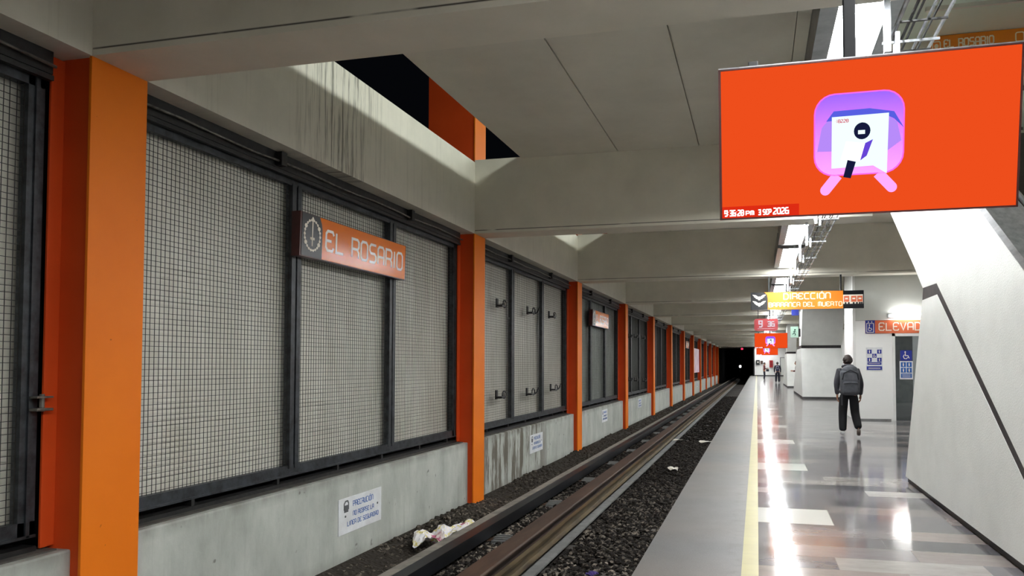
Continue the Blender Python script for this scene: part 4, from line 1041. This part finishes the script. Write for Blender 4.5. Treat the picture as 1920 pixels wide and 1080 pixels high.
# walking person with the grey backpack
J = dict(pel=(0,.0,.93), ch=(-.01,.03,1.30), nk=(-.01,.055,1.45), hd=(-.005,.10,1.565),
    shl=(-.19,.03,1.36), ell=(-.245,-.02,1.10), wrl=(-.225,.05,.87), hdl=(0,.15,-1),
    shr=(.18,.03,1.36), elr=(.24,-.03,1.10), wrr=(.235,.04,.86), hdr=(0,.2,-1),
    hpl=(-.09,.01,.88), knl=(-.115,.10,.50), anl=(-.12,.06,.10), tol=(-.125,.22,.035),
    hpr=(.09,-.01,.88), knr=(.12,.02,.49), anr=(.15,-.28,.19), tor=(.155,-.25,.04))
pp = person((1.87,16.25,0), 0, 'person in a charcoal hooded jacket and black trousers walking away with a grey backpack', J,
    dict(top='jacket', legs='trousers', shoe='shoe', shoer='sole', hood=1))
def backpack(loc, s, label, m, m2):
    t = thing('backpack', label, 'backpack', loc)
    x, y, z = loc
    b = MB(); b.bbox(x-.16*s, x+.16*s, y-.20*s, y, z, z+.44*s, .07*s); b.ell((x, y-.11*s, z+.42*s), (.14*s,.09*s,.10*s), 16, 10)
    build(b, 'bag', m, t, True)
    p = MB(); p.bbox(x-.125*s, x+.125*s, y-.245*s, y-.15*s, z+.03*s, z+.24*s, .04*s); build(p, 'front_pocket', m, t, True)
    zz = MB(); zz.tube([(x-.13*s,y-.19*s,z+.27*s),(x-.11*s,y-.2*s,z+.38*s),(x,y-.205*s,z+.44*s),(x+.11*s,y-.2*s,z+.38*s),(x+.13*s,y-.19*s,z+.27*s)], .008*s, 6)
    zz.tube([(x-.11*s,y-.25*s,z+.2*s),(x,y-.252*s,z+.215*s),(x+.11*s,y-.25*s,z+.2*s)], .006*s, 6); build(zz, 'zip', m2, t, True)
    for sg in (-1,1):
        st_ = MB().tube([(x+sg*.10*s,y-.02*s,z+.42*s),(x+sg*.125*s,y+.06*s,z+.455*s),(x+sg*.13*s,y+.17*s,z+.42*s),(x+sg*.14*s,y+.2*s,z+.30*s),(x+sg*.17*s,y+.08*s,z+.08*s),(x+sg*.14*s,y-.02*s,z+.04*s)], .018*s, 6)
        build(st_, 'shoulder_strap', m2, t, True)
    hd_ = MB().tube([(x-.03*s,y-.02*s,z+.49*s),(x,y-.03*s,z+.52*s),(x+.03*s,y-.02*s,z+.49*s)], .008*s, 6); build(hd_, 'carry_loop', m2, t, True)
    tl = MB().box(x-.15*s, x-.125*s, y-.15*s, y-.14*s, z-.17*s, z+.03*s); build(tl, 'loose_strap', m2, t)
    return t
backpack((1.865,16.12,.87), 1.2, 'grey backpack on the walking person in the charcoal jacket', 'pack', 'packdark')
# distant standing figures
J1 = dict(pel=(0,0,.94), ch=(0,.0,1.32), nk=(0,.02,1.48), hd=(0,.04,1.60),
    shl=(-.18,0,1.39), ell=(-.21,.03,1.13), wrl=(-.12,.24,1.12), hdl=(.3,1,.1), shr=(.18,0,1.39), elr=(.21,.03,1.13), wrr=(.12,.24,1.12), hdr=(-.3,1,.1),
    hpl=(-.09,0,.9), knl=(-.1,.03,.5), anl=(-.1,-.02,.09), tol=(-.11,.14,.035), hpr=(.09,0,.9), knr=(.1,.03,.5), anr=(.1,-.02,.09), tor=(.11,.14,.035))
person((.69,73.7,0), -PI/2, 'distant person in dark clothes with a pale back, standing sideways at the platform end', J1, dict(top='maroon', legs='navy', shoe='black'))
o = build(MB().bbox(.58,.64,73.5,73.85,1.05,1.5,.025), 'shoulder_panel', 'pinkcloth'); o.name = 'backpack'; tag(o, 'pale pink flat backpack on the distant person standing sideways', 'backpack')
bg = thing('handbag', 'dark handbag carried by the distant person standing sideways', 'bag', (1.0,73.6,.85))
build(MB().bbox(.86,1.14,73.5,73.66,.85,1.08,.04), 'bag', 'navy', bg); build(MB().tube([(.88,73.58,1.07),(.9,73.6,1.15),(1.0,73.6,1.19),(1.1,73.6,1.15),(1.12,73.58,1.07)], .012, 6), 'handle', 'black', bg)
J2 = dict(J1); J2.update(wrl=(-.24,.06,.88), hdl=(0,.1,-1), wrr=(.24,.06,.88), hdr=(0,.1,-1), ell=(-.25,-.02,1.12), elr=(.25,-.02,1.12), anl=(-.12,.12,.09), tol=(-.12,.27,.035), anr=(.12,-.1,.09), tor=(.12,.06,.035), knl=(-.11,.12,.5), knr=(.11,.02,.48))
person((1.66,63.0,0), 0, 'distant person in dark navy clothes and a navy backpack walking away', J2, dict(top='navy', legs='navy', shoe='black'))
bp = backpack((1.66,62.9,.98), .95, 'navy backpack with pale bands on the distant person in navy', 'navypack', 'ink')
J3 = dict(J1)
person((2.36,46.0,0), PI/2, 'person in a dark red jacket partly hidden behind the stair block', J3, dict(top='maroon', legs='trousers', shoe='black'))
